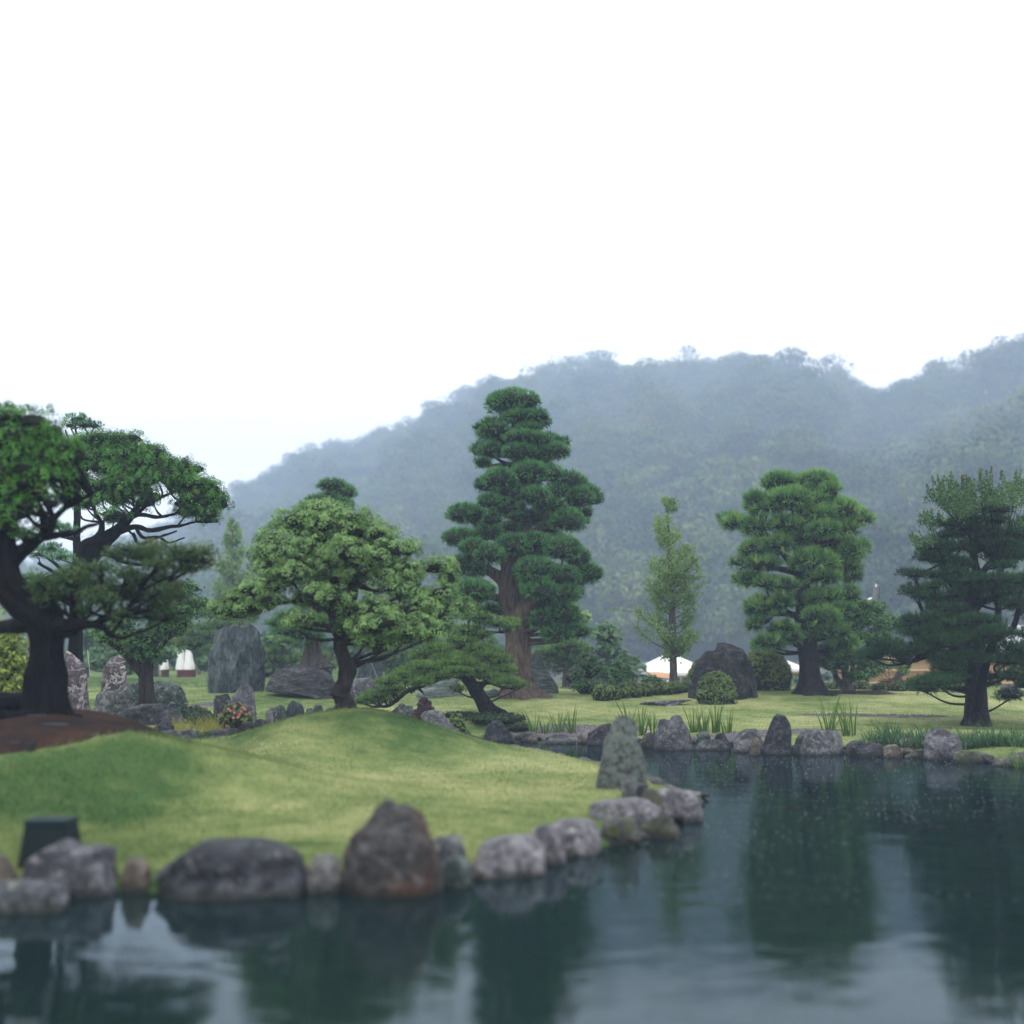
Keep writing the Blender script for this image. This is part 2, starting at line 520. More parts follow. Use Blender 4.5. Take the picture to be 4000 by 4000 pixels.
def water_mat():
    m, t, o = newmat("pond_water")
    c = coord(t, (1, 1, 1))
    h1 = noise(t, 1.6, 3, 0.5, coord(t, (0.75, 1.0, 1)), 0.4)
    h2 = noise(t, 7.5, 3, 0.6, coord(t, (0.45, 1.0, 1)))
    h3 = noise(t, 30, 2, 0.6, c)
    calm = ramp(t, noise(t, 0.16, 2, 0.5, c), [(0.38, 0.35), (0.62, 1.0)])
    h = mth(t, 'ADD', mth(t, 'MULTIPLY', h1, 0.9), mth(t, 'MULTIPLY', mth(t, 'ADD', mth(t, 'MULTIPLY', h2, 0.26), mth(t, 'MULTIPLY', h3, 0.02)), calm))
    nm = bump(t, h, 0.20, 0.05)
    fr = N(t, 'Fresnel'); fr.inputs['IOR'].default_value = 1.333
    t.links.new(nm, fr.inputs['Normal'])
    gl = N(t, 'BsdfGlossy'); gl.inputs['Roughness'].default_value = 0.035; gl.inputs['Color'].default_value = (0.64, 0.73, 0.80, 1)
    t.links.new(nm, gl.inputs['Normal'])
    tr = N(t, 'BsdfTransparent'); tr.inputs['Color'].default_value = (0.26, 0.33, 0.33, 1)
    df = N(t, 'BsdfDiffuse'); df.inputs['Color'].default_value = (0.012, 0.028, 0.030, 1)
    m1 = N(t, 'MixShader'); m1.inputs[0].default_value = 0.55
    t.links.new(tr.outputs[0], m1.inputs[1]); t.links.new(df.outputs[0], m1.inputs[2])
    m2 = N(t, 'MixShader'); t.links.new(fr.outputs[0], m2.inputs[0])
    t.links.new(m1.outputs[0], m2.inputs[1]); t.links.new(gl.outputs[0], m2.inputs[2])
    t.links.new(m2.outputs[0], o.inputs['Surface'])
    return m
M_water = water_mat()

# ------------------------------------------------------------------ ground sheet
def axis(dense0, dense1, step, lo, hi, grow):
    a = list(np.arange(dense0, dense1 + 1e-6, step))
    s, x = step, a[-1]
    while x < hi: s *= grow; x += s; a.append(min(x, hi))
    s, x = step, a[0]; b = []
    while x > lo: s *= grow; x -= s; b.append(max(x, lo))
    return np.array(sorted(set(b)) + a)
gx = axis(-13, 13, 0.16, -1000, 1000, 1.06)
gy = axis(11.5, 40, 0.13, -58, 990, 1.05)
X, Y = np.meshgrid(gx, gy)
Z = ground(X, Y)
V = np.stack([X, Y, Z], -1).reshape(-1, 3)
nx, ny = len(gx), len(gy)
i = (np.arange(ny - 1)[:, None] * nx + np.arange(nx - 1)[None]).ravel()
Fq = np.stack([i, i + 1, i + 1 + nx, i + nx], -1)
cxy = V[Fq].mean(1)
mi = ((cxy[:, 1] > 63) & (cxy[:, 0] > 2.5)).astype(int)
solo("ground", V, Fq, [M_lawn, M_far], kind='structure', mi=mi, attrs={'turf': turf(V[:, 0], V[:, 1])})
V, Fq = np.array([(-59, -29, 0), (40, -29, 0), (40, 37, 0), (-59, 37, 0)], float), np.array([(0, 1, 2, 3)])
solo("pond_water", V, Fq, M_water, kind='structure')

PATCH = []
def drape(name, cx, cy, rx, ry, mat, dz=0.03, rot=0.0, wob=0.25, nr=26, na=72, **kw):
    if mat is M_gravel: PATCH.append((cx, cy, rx, ry, rot))
    a = np.arange(na) * 2 * math.pi / na
    e = 1 + wob * (fbm(np.stack([np.cos(a) * 2 + cx, np.sin(a) * 2 + cy, 0 * a], -1), 3) - 0.5) * 2
    r = np.linspace(0, 1, nr)[1:]
    R, A = np.meshgrid(r, a, indexing='ij')
    x = R * e[None] * rx * np.cos(A); y = R * e[None] * ry * np.sin(A)
    cr, sr = math.cos(rot), math.sin(rot)
    x, y = cx + x * cr - y * sr, cy + x * sr + y * cr
    z = ground(x, y) + dz * (1 - 1.6 * R ** 8) + 0.012 * (fbm(np.stack([x * 5, y * 5, 0 * x], -1), 2) - 0.5)
    V = np.concatenate([[(cx, cy, gz(cx, cy) + dz)], np.stack([x, y, z], -1).reshape(-1, 3)])
    n = nr - 1
    F4 = []
    for k in range(n - 1):
        p = 1 + k * na + np.arange(na); q = 1 + k * na + (np.arange(na) + 1) % na
        F4.append(np.stack([p, q, q + na, p + na], -1))
    F3 = np.stack([np.zeros(na, int), 1 + np.arange(na), 1 + (np.arange(na) + 1) % na], -1)
    return solo(name, V, [F3, np.concatenate(F4)], mat, kind='structure', **kw)

def dpx(name, px, py, rpx, ry, mat, **kw):
    h = hit(px, py)
    return drape(name, h[0], h[1], rpx * M(h[1]), ry, mat, **kw)

# the brown soil bed under the old juniper
drape("soil_bed", -8.6, 20.9, 3.0, 3.0, M_soil, dz=0.03, nr=50, na=140, wob=0.16)
drape("mulch_bed", -3.6, 27.3, 1.05, 0.7, M_soil, dz=0.03)
dpx("mulch_bed", 3350, 2705, 150, 1.2, M_soil, dz=0.05)
drape("gravel_path", -5.75, 33.2, 1.1, 2.2, M_gravel, dz=0.025, wob=0.2)
dpx("gravel_path", 818, 2754, 62, 0.8, M_gravel, dz=0.025, rot=-0.9, wob=0.2)
dpx("gravel_path", 3410, 2797, 330, 0.42, M_gravel, dz=0.02, rot=-0.10, wob=0.15)
dpx("gravel_path", 2230, 2862, 330, 1.0, M_gravel, dz=0.03, wob=0.12)
dpx("gravel_path", 2900, 2880, 460, 0.8, M_gravel, dz=0.03, wob=0.12)
dpx("gravel_path", 3600, 2912, 400, 0.8, M_gravel, dz=0.03, wob=0.12)

# ------------------------------------------------------------------ stones
ROCKN = [0]
def rock(label, out_px, mat, D=None, by=None, thick=0.8, cuts=9, rough=0.10, seed=None, group=None, sink=0.10, nph=72, nth=34,
         freq=2.2, cat='rock', name='rock', e1=0.62, strata=None, fine=0.0):
    ROCKN[0] += 1
    rs = np.random.default_rng(1000 + (seed if seed is not None else ROCKN[0]))
    O = np.array(out_px, float)
    bx, byy = O[:, 0].mean(), (by if by is not None else O[:, 1].max() - 3)
    if D is None:
        D = hit(bx, byy)[1]
    wpx, hpx = np.ptp(O[:, 0]), np.ptp(O[:, 1])
    th = thick * 0.5 * min(wpx, hpx * 1.7) * M(D)
    y0 = D + th * 0.75
    Wd = W(O[:, 0], O[:, 1], y0)[:, [0, 2]]
    lo = Wd[:, 1].min(); hh = np.ptp(Wd[:, 1])
    Wd[:, 1] -= sink * hh * np.clip(1 - (Wd[:, 1] - lo) / (hh * 0.4), 0, 1) + 0.03
    c = np.array([0.5 * (Wd[:, 0].min() + Wd[:, 0].max()), Wd[:, 1].min() + 0.42 * np.ptp(Wd[:, 1])])
    g_ = gz(0.5 * (Wd[:, 0].min() + Wd[:, 0].max()), y0)
    lo = Wd[:, 1].min()
    if lo > g_ - 0.08 - 0.10 * hh and D > 14:
        Wd[:, 1] -= (lo - g_ + 0.10 + 0.10 * hh) * np.clip(1 - (Wd[:, 1] - lo) / (hh * 0.5), 0, 1) ** 0.5
        c = np.array([c[0], Wd[:, 1].min() + 0.42 * np.ptp(Wd[:, 1])])
    Q = Wd - c
    # close and resample the outline, then the polar radius
    ph = np.arange(nph) * 2 * math.pi / nph
    A, B = Q, np.roll(Q, -1, 0)
    r = np.zeros(nph)
    for k, p in enumerate(ph):
        d = np.array([math.cos(p), math.sin(p)])
        e = B - A
        den = d[0] * e[:, 1] - d[1] * e[:, 0]
        with np.errstate(divide='ignore', invalid='ignore'):
            s = (A[:, 0] * e[:, 1] - A[:, 1] * e[:, 0]) / den
            u = (A[:, 0] * d[1] - A[:, 1] * d[0]) / den
        ok = (np.abs(den) > 1e-12) & (s > 0) & (u >= -1e-6) & (u <= 1 + 1e-6)
        r[k] = s[ok].max() if ok.any() else (r[k-1] if k else 0.2)
    tt = (np.arange(nth) + 0.5) / nth * math.pi - math.pi / 2
    ct = np.cos(tt) ** e1
    st = np.sign(np.sin(tt)) * np.abs(np.sin(tt)) ** 0.8
    PH, CT = np.meshgrid(r, ct); _, ST = np.meshgrid(r, st)
    Px = PH * CT * np.cos(ph)[None]; Pz = PH * CT * np.sin(ph)[None]; Py = th * ST
    P = np.stack([Px, Py, Pz], -1).reshape(-1, 3)
    P = np.concatenate([P, [(0, -th, 0), (0, th, 0)]])
    size = np.array([0.5 * np.ptp(P[:, 0]), th, 0.5 * np.ptp(P[:, 2])])
    U = P / size
    for k in range(int(cuts * 1.7)):
        n = rs.normal(size=3) * (0.6, 1.0, 0.45)
        n[2] = abs(n[2]) - 0.05
        n[1] = -abs(n[1]) - 0.6 if k % 3 else abs(n[1]) + 0.5
        n /= np.linalg.norm(n)
        sup = (U @ n).max(); d = sup * rs.uniform(0.70, 0.94)
        ov = np.maximum(0, U @ n - d)
        U = U - np.outer(ov, n) * 1.0
    # a few top and side facets that nibble the outline only a little
    for k in range(2):
        a = rs.uniform(0.4, 2.74); n = np.array([math.cos(a), rs.normal() * 0.3, math.sin(a)]); n /= np.linalg.norm(n)
        sup = (U @ n).max(); d = sup * rs.uniform(0.95, 0.99)
        ov = np.maximum(0, U @ n - d); U = U - np.outer(ov, n) * 0.9
    P = U * size
    sm = min(size[0], size[2])
    q = P * (freq / sm) + rs.uniform(0, 50, 3)
    if strata is not None: q = q * np.array(strata)
    f1 = 1 - 2 * np.abs(fbm(q * 0.6, 4) - 0.5) * 2.2
    f2 = fbm(q * 2.3 + 9, 4) - 0.5
    rad = nrm(P / size ** 1.2)
    P = P + rad * (f1 * rough * sm * 0.8 - rough * sm * 0.55 + f2 * rough * sm * 1.3)[:, None]
    # fresh breaks: small planes that chip the weathered surface
    Un = P / size
    for k in range(26):
        n = rs.normal(size=3) * (0.8, 1, 0.55); n[2] = abs(n[2]) - 0.1; n[1] = -abs(n[1]) * 1.6 - 0.45 if k % 4 else abs(n[1]); n /= np.linalg.norm(n)
        loc = nrm(n + rs.normal(size=3) * 0.5); near = np.clip((nrm(Un) @ loc - 0.55) / 0.2, 0, 1)
        dd = (Un @ n); d = np.quantile(dd[near > 0.5], 0.80) if (near > 0.5).any() else 9
        ov = np.maximum(0, dd - d) * near; Un = Un - np.outer(ov, n) * 0.85
    P = Un * size
    if fine:
        P = P + rad * ((1 - 2 * np.abs(fbm(q * 4.1 + 5, 3) - 0.5)) * fine * sm)[:, None]
    P = P + np.array([c[0], y0, c[1]])
    F4 = []
    for k in range(nth - 1):
        a = k * nph + np.arange(nph); b = k * nph + (np.arange(nph) + 1) % nph
        F4.append(np.stack([a, b, b + nph, a + nph], -1))
    n0, n1 = nph * nth, nph * nth + 1
    s = np.arange(nph); s1 = (s + 1) % nph
    F3 = np.concatenate([np.stack([s1, s, np.full(nph, n0)], -1), np.stack([s + nph * (nth - 1), s1 + nph * (nth - 1), np.full(nph, n1)], -1)])
    return solo(name, P, [F3, np.concatenate(F4)], mat, label=label, cat=cat, group=group)

def oval(cx, cy, w, h, flat_=0.35, n=14, j=0.06, seed=0):
    """a rounded stone outline: centre x, base y, width, height"""
    rs = np.random.default_rng(seed + int(cx) * 7 + int(cy))
    a = np.arange(n) * 2 * math.pi / n
    x = np.cos(a); y = np.sin(a)
    rr = 1 + rs.uniform(-j, j, n) * 1.5
    pts = []
    for xx, yy, k in zip(x, y, rr):
        sy = 1.0 if yy > 0 else flat_
        pts.append((cx + xx * w / 2 * k, cy - h * flat_ / (1 + flat_) - yy * sy * h / (1 + flat_) * k))
    return pts

R_grey = rockmat("grey_stone", [(0.048, 0.055, 0.070), (0.125, 0.135, 0.160), (0.27, 0.28, 0.31)], lichen=((0.20, 0.22, 0.19), 0.35))
R_dark = rockmat("dark_stone", [(0.018, 0.020, 0.027), (0.055, 0.060, 0.075), (0.13, 0.14, 0.16)], lichen=((0.15, 0.155, 0.15), 0.1))
R_purp = rockmat("purple_stone", [(0.042, 0.044, 0.056), (0.118, 0.121, 0.145), (0.26, 0.262, 0.29)], lichen=((0.24, 0.23, 0.25), 0.2))
R_green = rockmat("green_stone", [(0.035, 0.055, 0.055), (0.085, 0.115, 0.115), (0.19, 0.235, 0.225)], lichen=((0.24, 0.28, 0.26), 0.25))
R_pale = rockmat("pale_stone", [(0.10, 0.105, 0.11), (0.25, 0.255, 0.26), (0.44, 0.45, 0.46)], lichen=((0.16, 0.17, 0.12), 0.3))
R_tan = rockmat("tan_stone", [(0.085, 0.075, 0.065), (0.20, 0.175, 0.150), (0.34, 0.31, 0.28)])
R_slab = rockmat("slate_slab_stone", [(0.030, 0.042, 0.052), (0.085, 0.112, 0.128), (0.17, 0.205, 0.22)], strata=(1.2, 1.2, 0.5), bmp=1.0)
R_lilac = rockmat("pale_lilac_stone", [(0.10, 0.10, 0.115), (0.24, 0.235, 0.265), (0.42, 0.41, 0.45)], lichen=((0.30, 0.30, 0.31), 0.2))
R_brown = rockmat("brown_grey_stone", [(0.033, 0.034, 0.042), (0.082, 0.082, 0.096), (0.165, 0.165, 0.185)], strata=(0.7, 0.7, 1.8), bmp=1.0)
R_vein = rockmat("veined_stone", scale=0.5, cols= [(0.050, 0.040, 0.055), (0.12, 0.095, 0.12), (0.24, 0.20, 0.24)], vein=((0.38, 0.36, 0.39), 0.30))
R_vein2 = rockmat("white_veined_stone", scale=0.5, cols= [(0.050, 0.042, 0.05), (0.12, 0.10, 0.12), (0.24, 0.21, 0.23)], vein=((0.46, 0.45, 0.44), 0.35, 0.6))
R_lich = rockmat("lichen_stone", [(0.045, 0.045, 0.052), (0.12, 0.12, 0.13), (0.24, 0.24, 0.25)], lichen=((0.115, 0.150, 0.132), 0.65), scale=1.6)
R_lava = rockmat("lava_stone", [(0.012, 0.012, 0.016), (0.042, 0.042, 0.054), (0.13, 0.13, 0.155)], scale=1.6, lichen=((0.055, 0.065, 0.02), 0.25), bmp=1.0)
R_rust = rockmat("rust_stained_stone", [(0.030, 0.034, 0.038), (0.085, 0.085, 0.085), (0.21, 0.22, 0.24)], stain=(0.085, 0.035, 0.018), scale=1.3)
R_moss = rockmat("mossy_stone", [(0.05, 0.055, 0.05), (0.12, 0.125, 0.12), (0.26, 0.26, 0.25)], lichen=((0.06, 0.075, 0.022), 0.45))
R_wgrn = rockmat("pale_green_stone", [(0.09, 0.125, 0.12), (0.17, 0.22, 0.21), (0.30, 0.36, 0.34)], strata=(0.5, 0.5, 2.2), bmp=0.6)

G1, G2, G3, G4 = "stones edging the near lawn", "stones along the far pond shore", "boulders of the rock garden on the left", "low stones behind the grassy mound"
# nearest row, out of focus, at the bottom of the picture
rock("brownish stone at the bottom left corner, cut by the picture edge", [(-140,3490),(-120,3360),(-40,3320),(40,3330),(75,3390),(80,3490)], R_tan, D=12.9, group=G1)
rock("dark purple double-humped boulder in front of the dark green box", [(55,3495),(95,3390),(120,3320),(175,3270),(240,3262),(300,3295),(350,3288),(430,3292),(478,3330),(475,3400),(465,3495)], R_purp, D=12.6, group=G1, rough=0.07)
rock("flat grey stone below the purple double-humped boulder, at the picture's lower left edge", [(-60,3560),(-50,3440),(60,3425),(180,3430),(255,3440),(262,3500),(250,3560)], R_grey, D=11.9, group=G1)
rock("small tan stone wedged between the purple boulder and the long boulder", [(470,3470),(480,3370),(510,3335),(560,3335),(585,3380),(590,3470)], R_tan, D=12.9, group=G1)
rock("long dark grey boulder with a flat top at the front of the lawn", [(530,3520),(565,3430),(605,3340),(660,3290),(760,3273),(900,3270),(1010,3272),(1100,3295),(1170,3330),(1198,3400),(1200,3520)], R_dark, D=12.5, e1=0.42, thick=1.15, group=G1, rough=0.07)
rock("small pale stone left of the tall rust-stained front stone", [(1175,3480),(1190,3370),(1215,3330),(1290,3322),(1335,3345),(1345,3480)], R_pale, D=12.9, group=G1)
rock("tall pointed front stone with a rust-brown face", [(1330,3500),(1335,3400),(1345,3330),(1368,3250),(1430,3205),(1465,3150),(1505,3110),(1545,3118),(1560,3135),(1580,3110),(1625,3120),(1655,3160),(1680,3230),(1700,3320),(1735,3390),(1730,3500)], R_rust, D=12.7, group=G1, rough=0.06, nph=110)
rock("small flat-topped stone right of the tall rust-stained front stone", [(1680,3400),(1690,3270),(1720,3255),(1800,3252),(1822,3275),(1820,3340),(1800,3400)], R_grey, D=13.6, e1=0.42, thick=1.15, group=G1)
rock("grey block stone partly under water, right of the flat-topped small one", [(1700,3450),(1730,3350),(1800,3330),(1845,3360),(1850,3450)], R_green, D=13.2, group=G1)
rock("wide pale grey stone at the waterline below the lawn", [(1825,3440),(1835,3330),(1860,3285),(1950,3262),(2060,3250),(2120,3262),(2135,3330),(2125,3430)], R_lilac, D=13.7, e1=0.42, thick=1.15, group=G1, rough=0.07)
rock("pale square stone between the wide grey stone and the mossy ones", [(2050,3330),(2060,3250),(2090,3212),(2180,3205),(2215,3240),(2215,3330)], R_lilac, D=14.6, e1=0.42, thick=1.15, group=G1)
rock("whitish flat-topped stone with a dark side at the waterline", [(2130,3320),(2140,3225),(2180,3195),(2290,3190),(2345,3215),(2350,3290),(2330,3320)], R_lilac, D=15.2, e1=0.42, thick=1.15, group=G1)
rock("rounded stone with an orange brown underside at the waterline", [(2320,3310),(2330,3225),(2365,3190),(2450,3182),(2490,3210),(2510,3290),(2480,3310)], R_moss, D=16.0, e1=0.42, thick=1.15, group=G1)
rock("flat lilac grey slab lying on the lawn's edge", [(2300,3170),(2303,3140),(2330,3122),(2440,3112),(2510,3105),(2545,3118),(2580,3140),(2570,3170),(2500,3190),(2380,3190)], R_lilac, D=17.2, group=G1, cuts=3, rough=0.04, e1=0.4, thick=1.4)
rock("mossy half-sunken stone in the water below the lilac slab", [(2480,3275),(2490,3190),(2530,3165),(2600,3165),(2650,3195),(2668,3240),(2650,3275)], R_moss, D=16.6, group=G1)
rock("green-grey upright slab leaning on the lilac rock at the tip of the lawn", [(2500,3150),(2510,3085),(2530,3070),(2560,3075),(2590,3100),(2600,3150),(2590,3175),(2530,3175)], R_moss, D=17.9, group=G1)
rock("lilac and white rock at the very tip of the lawn", [(2570,3170),(2560,3090),(2580,3072),(2650,3075),(2710,3085),(2738,3115),(2742,3150),(2720,3172)], R_lilac, D=18.3, group=G1, cuts=4, e1=0.42, thick=1.1)
rock("tall grey standing stone covered in pale green lichen, in the middle of the pond edge", [(2322,3060),(2328,3010),(2345,2960),(2355,2920),(2362,2885),(2385,2850),(2392,2815),(2408,2794),(2440,2788),(2474,2796),(2490,2825),(2490,2880),(2510,2925),(2522,2975),(2526,3060)], R_lich, D=20.3, group=G1, rough=0.05, nph=110, nth=50, thick=0.75, seed=77, cuts=4, e1=0.5)
rock("small chopped-off grey stone at the foot of the lichen-covered standing stone", [(2425,3080),(2432,3040),(2448,3025),(2478,3025),(2488,3045),(2486,3078)], R_grey, D=19.4, group=G1)
rock("small dark block behind the lilac rock at the lawn's tip", [(2480,3090),(2484,3056),(2530,3056),(2538,3072),(2536,3090)], R_dark, D=19.2, group=G1)
rock("long flat lilac rock lying on the lawn's water edge", [(1970,2930),(1985,2918),(2040,2915),(2100,2920),(2150,2928),(2185,2945),(2203,2968),(2195,2980),(2150,2970),(2080,2952),(2010,2938)], R_lilac, D=29.2, group=G1, cuts=4, rough=0.06, thick=1.3)
rock("low pale stone next to the long flat lilac rock", [(2180,2992),(2190,2972),(2225,2966),(2255,2975),(2258,2992)], R_pale, D=26.6, group=G1)
rock("low grey stone between the pale stone and the standing stone", [(2252,3008),(2260,2984),(2295,2977),(2328,2985),(2332,3006)], R_grey, D=25.3, group=G1)
# far shore, left to right
rock("sloping grey stone on the right flank of the grassy mound", [(1632,2800),(1645,2782),(1668,2770),(1715,2772),(1732,2785),(1745,2810),(1775,2838),(1805,2865),(1832,2895),(1820,2905),(1760,2885),(1700,2850),(1660,2825)], R_grey, D=31.0, group=G2, thick=1.2, nph=100)
rock("dark stone in the shade right of the sloping grey stone", [(1788,2900),(1792,2855),(1825,2845),(1862,2852),(1868,2898)], R_dark, D=34.6, group=G2)
rock("triangular dark grey boulder at the pond's far left end", [(1862,2892),(1875,2868),(1900,2832),(1928,2812),(1965,2808),(1990,2830),(2020,2862),(2042,2890)], R_dark, D=34.5, group=G2)
rock("small brown flat stone right of the triangular boulder", oval(2062,2882,60,22), R_brown, D=35, group=G2)
rock("small reddish stone at the waterline beside the low rounded rock", oval(2085,2888,45,22), R_tan, D=34.7, group=G2)
rock("low rounded grey rock partly in the water on the far shore", [(2108,2895),(2118,2868),(2150,2858),(2210,2857),(2250,2872),(2258,2893)], R_grey, D=34.2, group=G2)
rock("pair-sized small stone in the gap right of the low rounded rock", oval(2275,2886,42,24), R_tan, D=34.4, group=G2)
rock("dark boulder behind the lichen-covered standing stone", [(2288,2895),(2295,2860),(2315,2828),(2345,2818),(2395,2820),(2410,2895)], R_dark, D=33.5, group=G2)
rock("small rust-coloured block just right of the lichen-covered standing stone", [(2490,2900),(2495,2858),(2550,2856),(2562,2872),(2560,2900)], R_rust, D=32.8, group=G2)
rock("big twin-peaked boulder standing on the far shore", [(2552,2908),(2556,2860),(2564,2825),(2576,2805),(2600,2802),(2615,2812),(2622,2795),(2640,2787),(2660,2792),(2672,2815),(2690,2840),(2703,2860),(2708,2905)], R_purp, D=31.8, group=G2, nph=110, rough=0.07)
rock("rounded dark green stone right of the twin-peaked boulder", [(2713,2884),(2718,2862),(2745,2852),(2775,2855),(2786,2870),(2782,2886)], R_green, D=32.2, group=G2, cuts=4)
rock("dark angular stone left of the dark sloping boulder on the far shore", [(2786,2892),(2792,2862),(2825,2856),(2852,2870),(2862,2892)], R_dark, D=32.0, group=G2)
rock("long pale ledge stone at the waterline right of the twin-peaked boulder", [(2700,2906),(2705,2888),(2780,2885),(2868,2890),(2872,2908)], R_grey, D=31.9, group=G2)
rock("low dark purple boulder left of the tall upright shore stone", [(2862,2904),(2868,2870),(2900,2845),(2950,2840),(2990,2848),(2996,2904)], R_purp, D=31.2, group=G2)
rock("small tan crinkled stone in front of the low dark purple boulder", [(2898,2910),(2910,2882),(2940,2873),(2965,2880),(2978,2910)], R_tan, D=30.3, group=G2)
rock("tall upright dark stone on the far shore", [(2980,2930),(2984,2870),(2988,2820),(3010,2788),(3040,2780),(3070,2792),(3090,2830),(3097,2880),(3092,2930)], R_dark, D=30.4, group=G2, rough=0.06)
rock("long flat-topped grey block right of the tall upright shore stone", [(3092,2935),(3095,2860),(3120,2846),(3200,2845),(3272,2848),(3295,2870),(3302,2935)], R_grey, D=30.2, group=G2, rough=0.05)
rock("small dark stone with a folded edge right of the long flat-topped block", [(3300,2936),(3306,2888),(3335,2880),(3380,2884),(3388,2910),(3370,2936)], R_dark, D=30.3, group=G2)
rock("wide low grey-brown stone beside the grass tufts on the far shore", [(3330,2948),(3350,2910),(3390,2892),(3440,2895),(3470,2920),(3478,2948)], R_brown, D=29.7, group=G2)
rock("flat brownish stone right of the wide low grey-brown one", [(3445,2946),(3452,2905),(3500,2903),(3530,2925),(3532,2948)], R_tan, D=29.6, group=G2)
rock("thin flat mossy stone at the water below the tufts", [(3525,2952),(3535,2925),(3600,2920),(3645,2932),(3648,2952)], R_moss, D=29.4, group=G2)
rock("big rounded lilac-brown boulder on the right shore below the dark pine", [(3605,2955),(3608,2900),(3620,2860),(3650,2840),(3690,2840),(3725,2862),(3752,2890),(3765,2925),(3760,2955)], R_purp, D=28.9, group=G2, rough=0.06, cuts=6)
rock("low mossy stone right of the big lilac-brown boulder", [(3715,2975),(3722,2935),(3760,2925),(3830,2928),(3868,2945),(3872,2975)], R_moss, D=28.2, group=G2)
rock("pale flat rock at the right picture edge of the far shore", [(3862,2992),(3872,2945),(3930,2932),(4030,2930),(4120,2950),(4130,2992)], R_pale, D=27.3, group=G2, rough=0.06)
rock("grey stone on the shore just beyond the right picture edge", [(4120,3010),(4135,2950),(4200,2930),(4290,2960),(4300,3012)], R_grey, D=26.6, group=G2)
# rock garden on the left
rock("purple veined stone seen left of the old juniper's trunk", [(88,2740),(92,2640),(98,2540),(108,2490),(150,2470),(190,2540),(200,2740)], R_vein, D=33, group=G3)
rock("tall dark purple stone with white veins right of the old juniper's trunk", [(235,2740),(240,2600),(255,2540),(278,2532),(300,2565),(325,2590),(338,2630),(350,2680),(352,2715),(345,2740)], R_vein, D=31, group=G3, nph=100, fine=0.03)
rock("reddish purple boulder with a white patch at the foot of the veined stone", [(250,2780),(262,2705),(290,2695),(320,2702),(345,2725),(362,2755),(352,2780)], R_vein, D=29, group=G3)
rock("bullet-shaped standing stone with a bright white veined top", [(388,2710),(395,2660),(405,2610),(425,2575),(450,2558),(475,2562),(492,2590),(502,2640),(512,2690),(508,2712)], R_vein2, D=39.5, group=G3, nph=100, fine=0.03)
rock("low grey rock at the foot of the white-veined standing stone", [(362,2750),(372,2712),(400,2696),(460,2692),(505,2702),(535,2725),(545,2748)], R_grey, D=37.0, group=G3)
rock("wide green-grey boulder with a flat top behind the small leafy tree", [(502,2705),(508,2665),(540,2656),(620,2658),(675,2658),(715,2680),(733,2715),(722,2742),(640,2745),(540,2740)], R_green, D=38.5, group=G3, rough=0.07, nph=100)
rock("big dark purple boulder with a hollow shaded front", [(452,2800),(470,2775),(510,2755),(560,2745),(640,2743),(695,2752),(725,2780),(742,2815),(720,2830),(600,2832),(500,2820)], R_dark, D=29.5, group=G3, rough=0.08, nph=110)
rock("dark pointed stone in front of the big hollow boulder", [(582,2860),(605,2830),(638,2808),(665,2815),(682,2840),(690,2862)], R_dark, D=27.6, group=G3)
rock("flat lilac stone among the left rock garden's yellow grass", [(605,2872),(615,2852),(680,2845),(735,2850),(765,2878),(760,2890),(680,2882)], R_purp, D=26.8, group=G3, thick=1.3)
rock("flat grey stone in front of the yellow grass tuft", [(690,2862),(715,2845),(770,2845),(795,2858),(790,2872)], R_grey, D=27.8, group=G3, thick=1.3)
rock("dark ledge rock between the yellow grass and the azalea", [(795,2882),(800,2852),(860,2842),(925,2838),(930,2862),(880,2880)], R_dark, D=28.2, group=G3, thick=1.2)
rock("small grey stone at the grass edge below the dark ledge rock", [(805,2892),(815,2872),(850,2868),(870,2880),(880,2893)], R_grey, D=27.0, group=G3)
rock("sloping brown-grey rock below the azalea bush", [(900,2880),(925,2845),(960,2815),(1005,2812),(1025,2828),(1000,2858),(960,2878)], R_brown, D=28.6, group=G3, thick=1.2)
rock("small flat dark stone right of the azalea bush", [(985,2828),(992,2806),(1020,2802),(1044,2812),(1042,2830)], R_dark, D=30.5, group=G3)
rock("huge upright slate-grey slab stone, the tallest rock on the left", [(800,2690),(802,2650),(812,2620),(818,2570),(828,2530),(842,2490),(850,2455),(870,2435),(905,2440),(945,2448),(970,2432),(1000,2440),(1008,2470),(1012,2510),(1030,2540),(1033,2600),(1028,2675),(940,2682),(870,2690)], R_slab, D=47, group=G3, nph=170, nth=84, rough=0.10, thick=0.7, freq=3.2, strata=(1, 1, 0.5), fine=0.05)
rock("square dark stone with a pale top, left one of the pair beside the azalea", [(828,2795),(832,2730),(842,2712),(885,2705),(915,2712),(918,2790)], R_dark, D=34.0, group=G3)
rock("pointed dark purple boulder, right one of the pair behind the azalea", [(862,2800),(870,2760),(905,2722),(935,2685),(962,2669),(985,2676),(998,2700),(1000,2740),(1010,2775),(1014,2803)], R_purp, D=32.2, group=G3, rough=0.07, nph=100)
rock("long low layered rock under the tall pine's trunk", [(1038,2690),(1050,2660),(1075,2622),(1110,2605),(1180,2605),(1250,2608),(1290,2625),(1300,2650),(1320,2690),(1330,2725),(1270,2720),(1180,2705),(1100,2698)], R_brown, D=45.5, group=G3, rough=0.08, nph=130, strata=(0.7, 0.7, 2.2), fine=0.03)
rock("dark hazy pointed rock behind the lilac rock, right of the twisted trunk", [(1386,2668),(1392,2630),(1410,2580),(1430,2545),(1455,2532),(1475,2550),(1490,2590),(1495,2640),(1497,2668)], R_slab, D=56, group=G4, fine=0.02)
